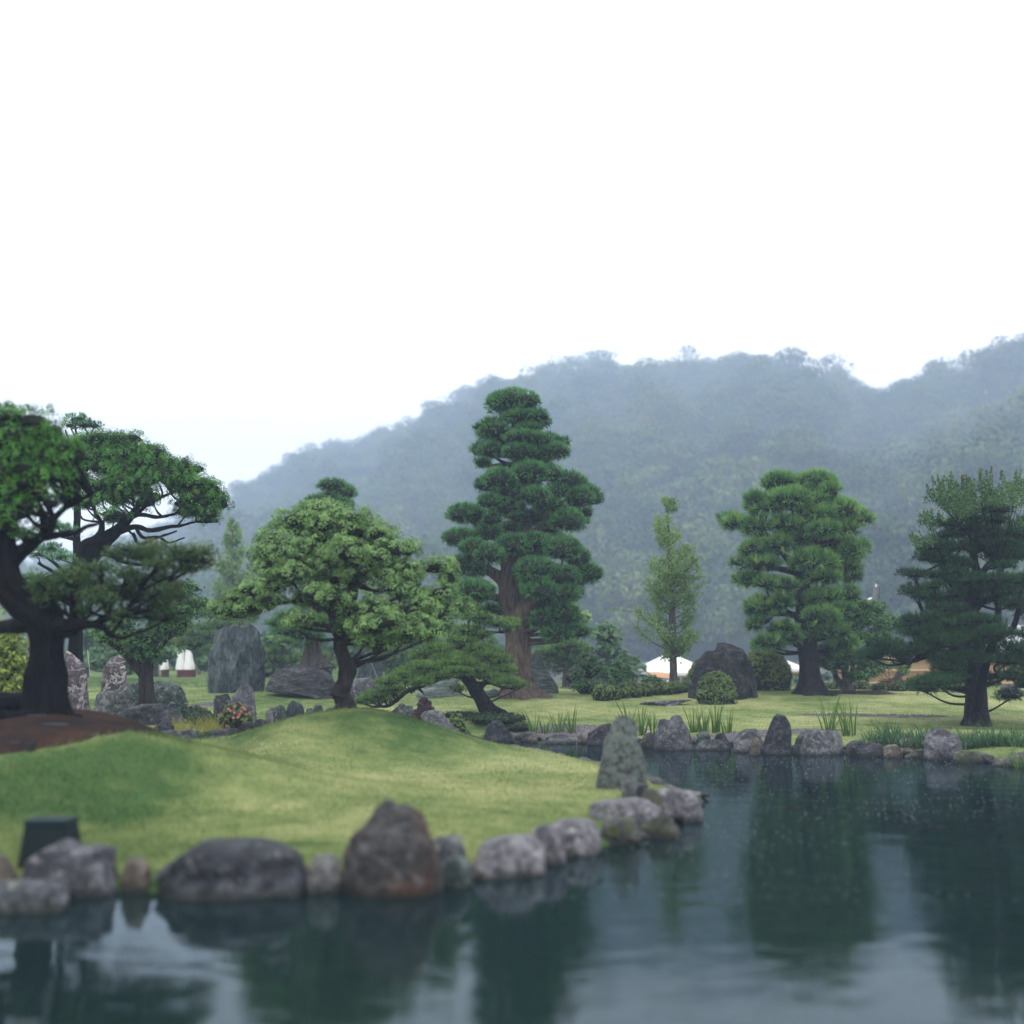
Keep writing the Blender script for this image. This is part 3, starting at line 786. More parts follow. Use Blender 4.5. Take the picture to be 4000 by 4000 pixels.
rock("low lilac-grey rock right of the twisted trunk", [(1340,2730),(1362,2670),(1400,2648),(1460,2643),(1490,2660),(1500,2690),(1470,2725),(1400,2735)], R_purp, D=44, group=G4)
rock("pale green layered boulder under the leaning pine's branch", [(1612,2720),(1640,2685),(1680,2655),(1740,2640),(1790,2650),(1815,2690),(1812,2725)], R_wgrn, D=46, group=G4, rough=0.05, cuts=6)
rock("small pale green layered stone between the two pine trunks", [(1880,2735),(1890,2695),(1930,2685),(1965,2695),(1968,2735)], R_wgrn, D=46, group=G4, rough=0.05)
rock("tall pale grey craggy stone right of the big trunk", [(2050,2720),(2055,2580),(2068,2530),(2090,2522),(2110,2545),(2130,2590),(2150,2640),(2180,2670),(2192,2718)], R_wgrn, D=47.5, group=G4, nph=120, nth=50, rough=0.08, fine=0.04)
for px, py, w, h, m, lab in [(1078,2790,70,34,R_grey,"leftmost pale stone of the low row behind the mound"),(1055,2786,40,20,R_pale,"small pale stone at the left end of the low row behind the mound"),
    (1102,2776,60,28,R_green,"flat green stone behind the leftmost stones of the low row"),(1155,2785,76,56,R_slab,"pointed dark stone, the tallest of the low row behind the mound"),
    (1212,2782,38,22,R_grey,"small stone right of the pointed dark one in the low row"),(1243,2780,48,36,R_green,"rounded stone left of the twisted trunk in the low row"),
    (1290,2779,40,20,R_grey,"smallest stone in the low row, just left of the twisted trunk"),
    (1548,2782,46,26,R_dark,"dark stone under the leaning pine's lowest branch"),(1590,2780,60,32,R_green,"pale green stone left of the purple bush"),(1570,2772,40,30,R_grey,"upright grey stone behind the purple bush's left side"),(1530,2788,60,12,R_pale,"thin pale slab at the foot of the leaning pine's lowest branch")]:
    rock(lab, oval(px, py, w, h), m, D=36.5, group=G4, cuts=5, nph=44, nth=22)
rock("huge rounded black lava rock beside the clipped round bush", [(2668,2735),(2672,2690),(2690,2655),(2710,2640),(2712,2610),(2735,2570),(2760,2545),(2800,2540),(2808,2512),(2850,2515),(2885,2530),(2920,2570),(2945,2610),(2955,2660),(2965,2710),(2955,2735)], R_lava, D=45.5, group=G4, nph=150, nth=64, rough=0.09, freq=3.5, fine=0.05, thick=0.8)
rock("grey rounded rock behind the dark pine's trunk on the right lawn", [(3888,2712),(3905,2680),(3940,2665),(3975,2672),(3998,2700),(4000,2712)], R_purp, D=49, group=G4)
rock("low rock peeping out left of the dark pine's trunk", [(3700,2712),(3710,2685),(3745,2678),(3780,2690),(3785,2712)], R_grey, D=50, group=G4)
# stepping slab in the far lawn
rock("flat grey stepping slab with a dark broken edge lying in the far lawn", [(2488,2752),(2500,2742),(2560,2735),(2640,2729),(2712,2729),(2690,2740),(2645,2750),(2610,2762),(2540,2760)], R_purp, thick=2.2, cuts=2, rough=0.05, group=G4)

# small stones wedged along the waterline
M_small = [R_grey, R_dark, R_tan, R_moss]
def shore_walk(pts, step):
    P = np.array(pts); d = np.concatenate([[0], np.cumsum(np.linalg.norm(np.diff(P, axis=0), axis=1))])
    t = np.arange(step * 0.5, d[-1], step)
    return np.stack([np.interp(t, d, P[:, k]) for k in (0, 1)], -1)
def pebble_mesh(seed, mat):
    rs = np.random.default_rng(seed)
    n1, n2 = 16, 9
    a = np.arange(n1) * 2 * math.pi / n1; b = (np.arange(n2) + 0.5) / n2 * math.pi
    P = np.stack([np.outer(np.sin(b), np.cos(a)), np.outer(np.sin(b), np.sin(a)), np.outer(np.cos(b), np.ones(n1))], -1).reshape(-1, 3)
    for k in range(8):
        n = nrm(rs.normal(size=3)); ov = np.maximum(0, P @ n - rs.uniform(0.6, 0.85)); P = P - np.outer(ov, n)
    P = P * (1 + 0.16 * (fbm(P * 2 + seed, 3) - 0.5))[:, None] * (1, 0.8, 0.62)
    F = []
    for k in range(n2 - 1):
        p = k * n1 + np.arange(n1); q = k * n1 + (np.arange(n1) + 1) % n1
        F.append(np.stack([p, p + n1, q + n1, q], -1))
    P = np.concatenate([P, [(0, 0, P[:n1, 2].mean() * 1.03), (0, 0, P[-n1:, 2].mean() * 1.03)]])
    s = np.arange(n1); s1 = (s + 1) % n1
    F3 = np.concatenate([np.stack([s, s1, np.full(n1, n1 * n2)], -1), np.stack([s1 + n1 * (n2 - 1), s + n1 * (n2 - 1), np.full(n1, n1 * n2 + 1)], -1)])
    return mk_mesh("edging_stone", P, [F3, np.concatenate(F)], mat)
PEB = [pebble_mesh(k, M_small[k % 4]) for k in range(8)]
k = 0
for pts, step, z0 in ((near_shore[5:], 0.36, 0.02), (far_shore, 0.42, 0.03)):
    for x, y in shore_walk(pts, step):
        s = rng.uniform(0.13, 0.27)
        o = bpy.data.objects.new("edging_stone", PEB[k % 8]); C.objects.link(o); k += 1
        o.location = (x + rng.normal() * 0.06, y + rng.normal() * 0.06, z0)
        o.scale = (s * rng.uniform(1, 1.7), s, s * rng.uniform(0.7, 1.1)); o.rotation_euler = (rng.normal() * .15, rng.normal() * .15, rng.uniform(0, 6.28))
        tag(o, "small stone wedged between the bigger ones along the pond's waterline", "stone", "small stones along the waterline")

# loose gravel on the strips behind the far shore stones
acc = Acc()
oc = np.array([(1,0,0),(-1,0,0),(0,1,0),(0,-1,0),(0,0,.7),(0,0,-.7)], float)
of = np.array([(0,2,4),(2,1,4),(1,3,4),(3,0,4),(2,0,5),(1,2,5),(3,1,5),(0,3,5)])
def scatter_px(n, x0, x1, y0, y1):
    px = rng.uniform(x0, x1, n); py = rng.uniform(y0, y1, n)
    return px, py
pts = []
for (cx, cy, rx, ry, rot) in PATCH:
    n = int(min(1500, rx * ry * 3.14 * 130))
    r = 0.86 * np.sqrt(rng.random(n)); a = rng.uniform(0, 6.283, n)
    x, y = r * rx * np.cos(a), r * ry * np.sin(a)
    pts.append(np.stack([cx + x * math.cos(rot) - y * math.sin(rot), cy + x * math.sin(rot) + y * math.cos(rot)], -1))
pts = np.concatenate(pts)
pts = pts[:, :]
pz = ground(pts[:, 0], pts[:, 1])
ok = pz > 0.08
pts, pz = pts[ok], pz[ok]
s = rng.uniform(0.018, 0.045, len(pts))
Vp = (oc[None] * s[:, None, None] * rng.uniform(0.6, 1.3, (len(pts), 6, 1))) + np.concatenate([pts, pz[:, None] + 0.03], -1)[:, None]
Fp = of[None] + (np.arange(len(pts)) * 6)[:, None, None]
solo("gravel", Vp.reshape(-1, 3), Fp.reshape(-1, 3), M_gravel, kind='stuff', smooth=False)
# ------------------------------------------------------------------ wooded hill and mist
RX = np.array([-2500, -1200, -300, 0, 400, 700, 900, 1000, 1080, 1200, 1350, 1500, 1640, 1750, 1850, 1920, 2050, 2230, 2330, 2450, 2620, 2700, 2800, 2980, 3080, 3200, 3300, 3400, 3480, 3560, 3700, 3800, 3900, 4000, 4300, 5000, 6500], float)
RY = np.array([2420, 2330, 2260, 2220, 2150, 2020, 1925, 1885, 1830, 1745, 1715, 1675, 1620, 1590, 1530, 1475, 1450, 1425, 1415, 1425, 1425, 1430, 1418, 1400, 1425, 1465, 1505, 1520, 1535, 1505, 1480, 1450, 1410, 1360, 1250, 1150, 1300], float)
RD = np.interp(RX, [-2500, 0, 900, 1300, 1900, 2500, 3000, 3480, 4000, 5000, 6500], [830, 830, 830, 820, 790, 740, 710, 730, 560, 500, 480])
HB = lambda px: np.interp(px, [-2500, 0, 1500, 2600, 4000, 6500], [330, 310, 260, 230, 190, 170])
def hill_pt(px, v):
    """v = 0 at the foot, 1 on the ridge, beyond 1 down the far side"""
    px = np.asarray(px, float); v = np.asarray(v, float)
    d0 = HB(px); d1 = np.interp(px, RX, RD)
    zr = W(px, np.interp(px, RX, RY), d1)[..., 2] - 3.0
    D = d0 + (d1 - d0) * v
    x = D * (px - 2000) / FP / CP
    vv = np.minimum(v, 1.0)
    z = -1.2 + (zr + 1.2) * (0.25 * vv + 0.75 * vv ** 1.35)
    z = np.where(v > 1, zr - (v - 1) * zr * 1.1, z)
    gul = fbm(np.stack([x / 95.0, D / 150.0, 0 * x + 4], -1), 3) - 0.5
    z = z + gul * zr * 0.5 * np.clip(np.minimum(v, 1) * (1.05 - np.minimum(v, 1)) * 3.2, 0, 1)
    cap = W(px, np.interp(px, RX, RY) + 132, D)[..., 2]      # no spur stands above the ridge line
    z = np.where(z > cap, cap + 0.15 * (z - cap), z)
    return np.stack([x, D, z], -1)
us = np.linspace(-2500, 6500, 190); vs = np.linspace(0, 1.14, 66)
U, Vv = np.meshgrid(us, vs)
V = hill_pt(U, Vv).reshape(-1, 3)
i = (np.arange(65)[:, None] * 190 + np.arange(189)[None]).ravel()
M_hill = plain("hill_undergrowth", (0.030, 0.050, 0.022), 0.9, var=0.4, scale=0.2)
solo("hill", V, np.stack([i, i + 1, i + 191, i + 190], -1), M_hill, kind='structure')

# crowns of the wood: six shapes, set out by geometry nodes
def blob_leaves(acc, c, r, n, L, rs, up=0.25, jit=0.5, rnd0=0.5, shell=0.35, flat_=0.6, asp=0.5, droop=0.0):
    d = rs.normal(size=(n, 3)); d = nrm(d)
    f = rs.random(n) < 0.55; d[:, 2] = np.where(f, np.abs(d[:, 2]), d[:, 2])
    sq = np.where(d[:, 2] < 0, flat_, 1.0)
    rad = (1 - shell * rs.random(n) ** 2)
    p = np.array(c) + d * np.array(r) * rad[:, None] * np.stack([1 + 0 * sq, 1 + 0 * sq, sq], -1)
    nn = nrm(d / np.array(r) + (0, 0, up) + rs.normal(size=(n, 3)) * jit)
    t = nrm(np.cross(nn, rs.normal(size=(n, 3))) + (0, 0, -droop))
    b = np.cross(nn, t)
    l = L * rs.uniform(0.6, 1.3, n)[:, None]; w = l * asp
    V = np.stack([p - t * l, p + b * w, p + t * l, p - b * w], 1).reshape(-1, 3)
    F = np.arange(n * 4).reshape(n, 4)
    rr = np.clip(rnd0 + rs.normal(size=n) * 0.18, 0, 1)
    acc.add(V, F, 0, tip=np.tile([0.4, 0.6, 1.0, 0.6], n), rnd=np.repeat(rr, 4))

M_wood = []
for k, (dk, lt) in enumerate([((0.020, 0.050, 0.018), (0.110, 0.180, 0.060)), ((0.018, 0.040, 0.018), (0.080, 0.140, 0.055)), ((0.035, 0.065, 0.020), (0.165, 0.215, 0.075))]):
    M_wood.append(leafmat("wood_leaves", dk, lt, trans=0.12, rough=0.7, scale=0.4, inst=True))
M_bark_far = barkmat("hill_bark", (0.05, 0.045, 0.04), (0.14, 0.13, 0.12))
src = bpy.data.collections.new("wood_crowns")
for k in range(6):
    rs = np.random.default_rng(50 + k); acc = Acc()
    for j in range(15):
        a = rs.uniform(0, 6.28); rr = rs.uniform(0.0, 0.72); hgt = rs.uniform(-0.15, 0.75) * (1 - rr * 0.6)
        blob_leaves(acc, (rr * math.cos(a), rr * math.sin(a), 0.55 + hgt), (rs.uniform(.25, .45), rs.uniform(.25, .45), rs.uniform(.16, .30)) , 80, 0.048, rs, rnd0=rs.uniform(0.2, 0.8), jit=0.6)
    add_tube(acc, [(0, 0, -0.8), (0.05, 0, 0.2), (0, 0.05, 0.9)], [0.05, 0.04, 0.02], seg=5, k=2, mat=1)
    V, F, A, mi = acc.get()
    o = bpy.data.objects.new("wood_crown", mk_mesh("wood_crown", V, F, [M_wood[k % 3], M_bark_far], attrs=A, mi=mi))
    src.objects.link(o)
rs = np.random.default_rng(5)
n = 5200
px = rs.uniform(-1500, 5400, n * 3); v = rs.uniform(0, 1.04, n * 3)
d = HB(px) + (np.interp(px, RX, RD) - HB(px)) * v
keep = rs.random(n * 3) < (d / 1500.0) ** 0.9 * 1.5
px, v = px[keep][:n], v[keep][:n]
# a closed front on the ridge line
pr = rs.uniform(-300, 4600, 420); px = np.concatenate([px, pr]); v = np.concatenate([v, rs.uniform(0.97, 1.02, 420)])
P = hill_pt(px, v)
SC = rs.uniform(6.0, 13.0, len(P)) * np.where(rs.random(len(P)) < 0.12, 1.35, 1.0)
SC[-420:] *= 0.75
P[:, 2] += SC * 0.12
me = bpy.data.meshes.new("hillside_wood")
me.vertices.add(len(P)); me.vertices.foreach_set('co', P.astype(np.float32).ravel())
for nm, arr in (("sc", SC), ("rot", rs.uniform(0, 6.28, len(P))), ("hs", rs.uniform(0.75, 1.25, len(P)))):
    a = me.attributes.new(nm, 'FLOAT', 'POINT'); a.data.foreach_set('value', arr.astype(np.float32))
a = me.attributes.new("idx", 'INT', 'POINT'); a.data.foreach_set('value', rs.integers(0, 6, len(P)).astype(np.int32))
wood = bpy.data.objects.new("hillside_wood", me); C.objects.link(wood); tag(wood, kind='stuff')
ng = bpy.data.node_groups.new("wood", 'GeometryNodeTree')
ng.interface.new_socket(name='Geometry', in_out='INPUT', socket_type='NodeSocketGeometry')
ng.interface.new_socket(name='Geometry', in_out='OUTPUT', socket_type='NodeSocketGeometry')
gi = ng.nodes.new('NodeGroupInput'); go = ng.nodes.new('NodeGroupOutput')
ip = ng.nodes.new('GeometryNodeInstanceOnPoints'); ci = ng.nodes.new('GeometryNodeCollectionInfo')
ci.inputs['Collection'].default_value = src; ci.inputs['Separate Children'].default_value = True; ci.inputs['Reset Children'].default_value = True
def nattr(nm, typ):
    q = ng.nodes.new('GeometryNodeInputNamedAttribute'); q.data_type = typ; q.inputs['Name'].default_value = nm
    return q.outputs['Attribute']
cxz = ng.nodes.new('ShaderNodeCombineXYZ'); ng.links.new(nattr('rot', 'FLOAT'), cxz.inputs['Z'])
cs_ = ng.nodes.new('ShaderNodeCombineXYZ'); mm = ng.nodes.new('ShaderNodeMath'); mm.operation = 'MULTIPLY'
sco = nattr('sc', 'FLOAT'); ng.links.new(sco, mm.inputs[0]); ng.links.new(nattr('hs', 'FLOAT'), mm.inputs[1])
ng.links.new(sco, cs_.inputs['X']); ng.links.new(sco, cs_.inputs['Y']); ng.links.new(mm.outputs[0], cs_.inputs['Z'])
ng.links.new(gi.outputs[0], ip.inputs['Points']); ng.links.new(ci.outputs[0], ip.inputs['Instance'])
ip.inputs['Pick Instance'].default_value = True
ng.links.new(nattr('idx', 'INT'), ip.inputs['Instance Index'])
ng.links.new(cxz.outputs[0], ip.inputs['Rotation']); ng.links.new(cs_.outputs[0], ip.inputs['Scale'])
ng.links.new(ip.outputs[0], go.inputs[0])
md = wood.modifiers.new("wood", 'NODES'); md.node_group = ng

# rain mist: one even volume round everything
HAZE = 0.00125
ZT = float(P[:, 2].max()) + 12
hz, t, o = newmat("haze")
pv = t.nodes.new('ShaderNodeVolumePrincipled')
pv.inputs['Color'].default_value = (0.60, 0.735, 1.0, 1)
pv.inputs['Density'].default_value = HAZE
pv.inputs['Anisotropy'].default_value = 0.1
t.links.new(pv.outputs[0], o.inputs['Volume'])
V, Fb = box((0, 475, (ZT - 2.2) / 2), (2600, 1070, ZT + 2.2))
solo("haze", V, Fb, hz, kind='stuff', smooth=False)
# ------------------------------------------------------------------ trees
L_podo = leafmat("podocarpus_leaf", (0.012, 0.070, 0.026), (0.150, 0.390, 0.120))
L_podo2 = leafmat("broad_podocarpus_leaf", (0.012, 0.060, 0.022), (0.220, 0.450, 0.125), odd=((0.26, 0.34, 0.06), 0.86, 0.6))
L_pine = leafmat("pine_needles", (0.012, 0.055, 0.020), (0.200, 0.340, 0.075))
L_pined = leafmat("dark_pine_needles", (0.008, 0.030, 0.015), (0.042, 0.115, 0.036))
L_jun = leafmat("juniper_leaf", (0.014, 0.055, 0.022), (0.235, 0.400, 0.135))
L_jund = leafmat("dark_juniper_leaf", (0.006, 0.034, 0.010), (0.095, 0.280, 0.045), odd=((0.17, 0.07, 0.03), 0.997, 0.7))
L_juno = leafmat("olive_juniper_leaf", (0.014, 0.042, 0.018), (0.080, 0.150, 0.042), odd=((0.16, 0.07, 0.03), 0.985, 0.7))
L_broad = leafmat("broad_leaf", (0.022, 0.070, 0.028), (0.120, 0.250, 0.085))
L_light = leafmat("light_leaf", (0.080, 0.160, 0.050), (0.280, 0.430, 0.140), trans=0.4)
L_hedge = leafmat("hedge_leaf", (0.026, 0.062, 0.020), (0.150, 0.220, 0.062))
L_yel = leafmat("yellow_green_leaf", (0.040, 0.085, 0.018), (0.250, 0.320, 0.060))
L_red = leafmat("purple_leaf", (0.018, 0.009, 0.014), (0.085, 0.042, 0.062))
L_myrt = leafmat("myrtle_leaf", (0.030, 0.085, 0.036), (0.130, 0.230, 0.090), odd=((0.34, 0.13, 0.07), 0.90, 0.8))
L_core = plain("dark_core", (0.012, 0.017, 0.009), 0.9, var=0.5, scale=9)  # dark colour of the added pad cores
B_brown = barkmat("brown_bark", (0.035, 0.025, 0.022), (0.150, 0.115, 0.100), scale=9, strength=1.0)
B_dark = barkmat("dark_wet_bark", (0.002, 0.002, 0.003), (0.010, 0.009, 0.011), moss=(0.008, 0.008, 0.003), scale=6)
B_pine = barkmat("pine_bark", (0.007, 0.007, 0.009), (0.040, 0.036, 0.040), zs=0.5, scale=11, strength=1.0)
B_twist = barkmat("twisted_bark", (0.010, 0.009, 0.010), (0.060, 0.052, 0.050), scale=6)
B_grey = barkmat("grey_bark", (0.040, 0.036, 0.036), (0.150, 0.135, 0.130), scale=8)

SPHN = (14, 9)
def core(acc, c, r, f=0.74, flat_=0.55, mat=1, seed=0):  # added solid filler in place of twigs; makes a pad's inside opaque and dark
    n1, n2 = SPHN
    a = np.arange(n1) * 2 * math.pi / n1; b = (np.arange(n2) + 0.5) / n2 * math.pi
    d = np.stack([np.outer(np.sin(b), np.cos(a)), np.outer(np.sin(b), np.sin(a)), np.outer(np.cos(b), np.ones(n1))], -1).reshape(-1, 3)
    sc_ = f * (0.8 + 0.5 * vn(d * 2.5 + np.array(c) * 3))
    P = d * np.array(r) * sc_[:, None]
    P[:, 2] = np.where(P[:, 2] < 0, P[:, 2] * flat_, P[:, 2])
    P = P + np.array(c)
    F = []
    for k in range(n2 - 1):
        p = k * n1 + np.arange(n1); q = k * n1 + (np.arange(n1) + 1) % n1
        F.append(np.stack([p, p + n1, q + n1, q], -1))
    acc.add(P, np.concatenate(F), mat)

# style: a = m2 of crown skin per tuft, k blades, L length, w width, o outward, u up, j jitter, lump relief
ST = {
 'podo':  dict(t='n', a=0.0105, k=6, L=0.155, w=0.022, o=1.0, u=0.35, j=0.36, shell=0.14, flat=0.50, lump=0.10, core=0.84),
 'podo2': dict(t='n', a=0.019, k=8, L=0.26, w=0.036, o=0.85, u=0.5, j=0.50, shell=0.24, flat=0.45, lump=0.24, core=0.74),
 'pine':  dict(t='n', a=0.0078, k=8, L=0.115, w=0.013, o=0.5, u=0.95, j=0.45, shell=0.55, flat=0.30, lump=0.30, core=0.45),
 'pined': dict(t='n', a=0.0100, k=8, L=0.14, w=0.015, o=0.5, u=0.95, j=0.45, shell=0.55, flat=0.35, lump=0.30, core=0.55),
 'jun':   dict(t='l', a=0.024, k=40, L=0.020, w=0.5, lr=0.088, knob=1, o=1.0, u=0.4, j=0.55, shell=0.22, flat=0.55, lump=0.42, core=0.56),
 'jund':  dict(t='l', a=0.026, k=34, L=0.022, w=0.45, lr=0.070, knob=1, o=1.0, u=0.8, j=0.5, shell=0.25, flat=0.45, lump=0.55, core=0.66, stretch=1.6),
 'spray': dict(t='l', a=0.0120, k=11, L=0.028, w=0.35, lr=0.075, o=0.7, u=0.1, j=0.9, shell=0.9, flat=0.8, lump=0.5, core=0.0),
 'broad': dict(t='l', a=0.020, k=7, L=0.055, w=0.45, lr=0.11, o=0.8, u=0.4, j=0.7, shell=0.5, flat=0.7, lump=0.45, core=0.6),
 'far':   dict(t='l', a=0.10, k=8, L=0.13, w=0.5, lr=0.22, o=0.8, u=0.4, j=0.7, shell=0.5, flat=0.7, lump=0.5, core=0.6),
 'farpine': dict(t='n', a=0.060, k=7, L=0.26, w=0.05, o=0.6, u=0.8, j=0.5, shell=0.5, flat=0.35, lump=0.35, core=0.55),
 'hedge': dict(t='l', a=0.010, k=7, L=0.036, w=0.5, lr=0.05, o=1.0, u=0.3, j=0.5, shell=0.12, flat=1.0, lump=0.12, core=0.86),
}
TRI = [0]
def foliage(acc, c, r, style, rs, dens=1.0):
    s = ST[style]; r = np.array(r, float)
    area = 4 * math.pi * (r[0] * r[1] + r[0] * r[2] + r[1] * r[2]) / 3 * 0.85
    n = max(12, int(area / s['a'] * dens))
    d = nrm(rs.normal(size=(n, 3)))
    f = rs.random(n) < 0.5; d[:, 2] = np.where(f, np.abs(d[:, 2]), d[:, 2])
    sq = np.where(d[:, 2] < 0, s['flat'], 1.0)
    rad = 1 - s['shell'] * rs.random(n) ** 2.2
    fr = 2.4 / max(0.25, min(r[0], r[2]))
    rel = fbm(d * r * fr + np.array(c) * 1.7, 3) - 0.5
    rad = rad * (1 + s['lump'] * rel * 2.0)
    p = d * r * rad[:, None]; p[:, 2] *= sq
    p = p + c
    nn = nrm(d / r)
    rn = np.clip(0.45 + rel * 1.8 + 0.12 * d[:, 2] + rs.normal(size=n) * 0.12, 0, 1)  # shading put into the leaf colour: hollows darker, tops lighter, plus random tone
    k = s['k']
    if s['t'] == 'n':
        P = np.repeat(p, k, 0); D = np.repeat(nn, k, 0)
        up = s['u'] * np.where(np.repeat(d[:, 2], k) < -0.2, 0.15, 1.0)
        dr = nrm(D * s['o'] + np.stack([0 * up, 0 * up, up], -1) + rs.normal(size=(n * k, 3)) * s['j'])
        L = s['L'] * rs.uniform(0.65, 1.25, n * k)[:, None]
        sd = nrm(np.cross(dr, rs.normal(size=(n * k, 3)))) * s['w'] * 0.5
        b0 = P + rs.normal(size=P.shape) * s['L'] * 0.10
        V = np.stack([b0 - sd, b0 + sd, b0 + dr * L], 1).reshape(-1, 3)
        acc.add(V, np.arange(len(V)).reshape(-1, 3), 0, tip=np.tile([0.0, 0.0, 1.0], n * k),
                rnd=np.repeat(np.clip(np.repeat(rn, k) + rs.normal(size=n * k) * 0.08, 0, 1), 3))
        TRI[0] += n * k
    else:
        lr = s['lr'] * rs.uniform(0.7, 1.35, n)
        off = nrm(rs.normal(size=(n * k, 3)))
        if 'knob' in s:
            hd = nrm(np.repeat(nn, k, 0) + (0, 0, 0.9)); fl = (off * hd).sum(1) < -0.15
            off = np.where(fl[:, None], -off, off)
        q = off * np.repeat(lr, k)[:, None]
        if 'stretch' in s: q[:, 2] *= s['stretch']
        P = np.repeat(p, k, 0) + q
        D = nrm(off * 0.9 + np.repeat(nn, k, 0) * s['o'] + (0, 0, s['u']) + rs.normal(size=(n * k, 3)) * s['j'])
        t = nrm(np.cross(D, rs.normal(size=D.shape))); b = np.cross(D, t)
        l = s['L'] * rs.uniform(0.65, 1.35, n * k)[:, None]
        V = np.stack([P - t * l, P + b * l * s['w'] * 1.2, P + t * l, P - b * l * s['w'] * 1.2], 1).reshape(-1, 3)
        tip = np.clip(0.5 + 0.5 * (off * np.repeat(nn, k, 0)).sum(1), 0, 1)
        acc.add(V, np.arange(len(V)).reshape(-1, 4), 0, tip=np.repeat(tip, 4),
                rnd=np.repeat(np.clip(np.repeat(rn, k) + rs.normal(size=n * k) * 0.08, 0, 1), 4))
        TRI[0] += n * k * 2
    if s['core']:
        core(acc, c, r, s['core'], s['flat'])

def zl(x0, y0, s, L):
    """pads read off an enlargement: origin and scale -> photo pixels"""
    return [(x0 + a[0] / s, y0 + a[1] / s, a[2] / s, a[3] / s) + tuple(a[4:]) for a in L]

def trunk_pts(D, pts):
    """(px, py, half width px[, depth offset m])"""
    P = [W(p[0], p[1], D + (p[3] if len(p) > 3 else 0)) for p in pts]
    R = [p[2] * M(D) for p in pts]
    return np.array(P), np.array(R)

def nearest_on(P, q, drop=0.35):
    t = np.array(q) - (0, 0, drop)
    d = ((P - t) ** 2 * (0.35, 0.35, 1.0)).sum(1)
    return P[int(d.argmin())]

def pad_tree(name, label, cat, D, trunk, limbs, pads, style, leaf, bark, cx, seed, padname='foliage_pad', back=0.45, depth=0.75, dens=1.0,
             flute=0.08, flare=0.5, seg=26, group=None, ry=1.0, branch_r=0.05, rough=0.25, nf=5, branches=True, bothsides=True, grow=1.0):
    rs = np.random.default_rng(seed)
    TP, TR = trunk_pts(D, trunk)
    base = TP[0].copy()
    t = thing(name, label, cat, base, group)
    acc = Acc()
    add_tube(acc, TP, TR, seg=seg, k=8, flute=flute, nf=nf, twist=0.5, flare=flare, rough=rough)
    tk = acc.part('trunk', t, [bark])
    axis_, _ = resample(TP, TR, 6)
    allax = [axis_]
    for lb in limbs:
        LP, LR = trunk_pts(D, lb)
        a = Acc(); add_tube(a, LP, LR, seg=12, k=6, flute=flute * 0.7, nf=4, rough=rough)
        a.part('branch', tk, [bark])
        allax.append(resample(LP, LR, 6)[0])
    ax = np.concatenate(allax)
    xs = np.array([p[0] for p in pads]); ysx = np.array([p[1] for p in pads]); rxs = np.array([p[2] for p in pads])
    placed = []
    for i, p in enumerate(pads):
        px, py, rx, rz = p[:4]; flag = p[4] if len(p) > 4 else None
        near = np.abs(ysx - py) < 110
        w = max((np.abs(xs[near] - cx) + rxs[near] * 0.3).max(), 40)
        u = min(1, abs(px - cx) / w)
        off = math.sqrt(max(0, 1 - u * u)) * w * M(D) * depth
        if flag == 'i': off = 0
        if isinstance(flag, (int, float)): off = -flag
        f = -off * rs.uniform(0.55, 1.0) if flag is None else -off
        placed.append((px, py, rx, rz, D + f))
        if bothsides and flag is None and off > rx * M(D) * back:
            placed.append((px + rs.uniform(-40, 40), py + rs.uniform(-15, 25), rx * 0.95, rz * 0.95, D + off * rs.uniform(0.6, 1.0)))
    for j, (px, py, rx, rz, d) in enumerate(placed):
        c = W(px, py, d); m = M(d) * grow
        if style in ('podo', 'podo2'): m *= 0.93
        acc = Acc()
        foliage(acc, c, (rx * m, rx * m * ry * 0.9, rz * m), style, rs, dens * (0.8 if d > D + 0.3 else 1.0))
        acc.part(padname, t, [leaf, L_core])
        if branches:
            q = nearest_on(ax, c)
            e = c - (0, 0, rz * m * 0.25)
            mid = (q + e) / 2 + np.array([rs.normal() * .06, rs.normal() * .06, -0.06 + rs.normal() * .05]) * np.linalg.norm(e - q)
            a = Acc(); add_tube(a, [q, mid, e], [branch_r * 1.3, branch_r, branch_r * 0.5], seg=6, k=4, rough=0.2)
            # twigs that fan out under the pad
            for z in range(8 if style == 'jund' else 3):
                ee = e + np.array([rs.normal() * rx * m * 0.5, rs.normal() * rx * m * 0.4, rz * m * rs.uniform(0.0, 0.35)])
                add_tube(a, [mid * 0.3 + e * 0.7, (e + ee) / 2, ee], [branch_r * 0.5, branch_r * 0.35, branch_r * 0.15], seg=4, k=2)
            a.part('branch', tk, [bark])
    t['_trunk'] = tk.name
    return t

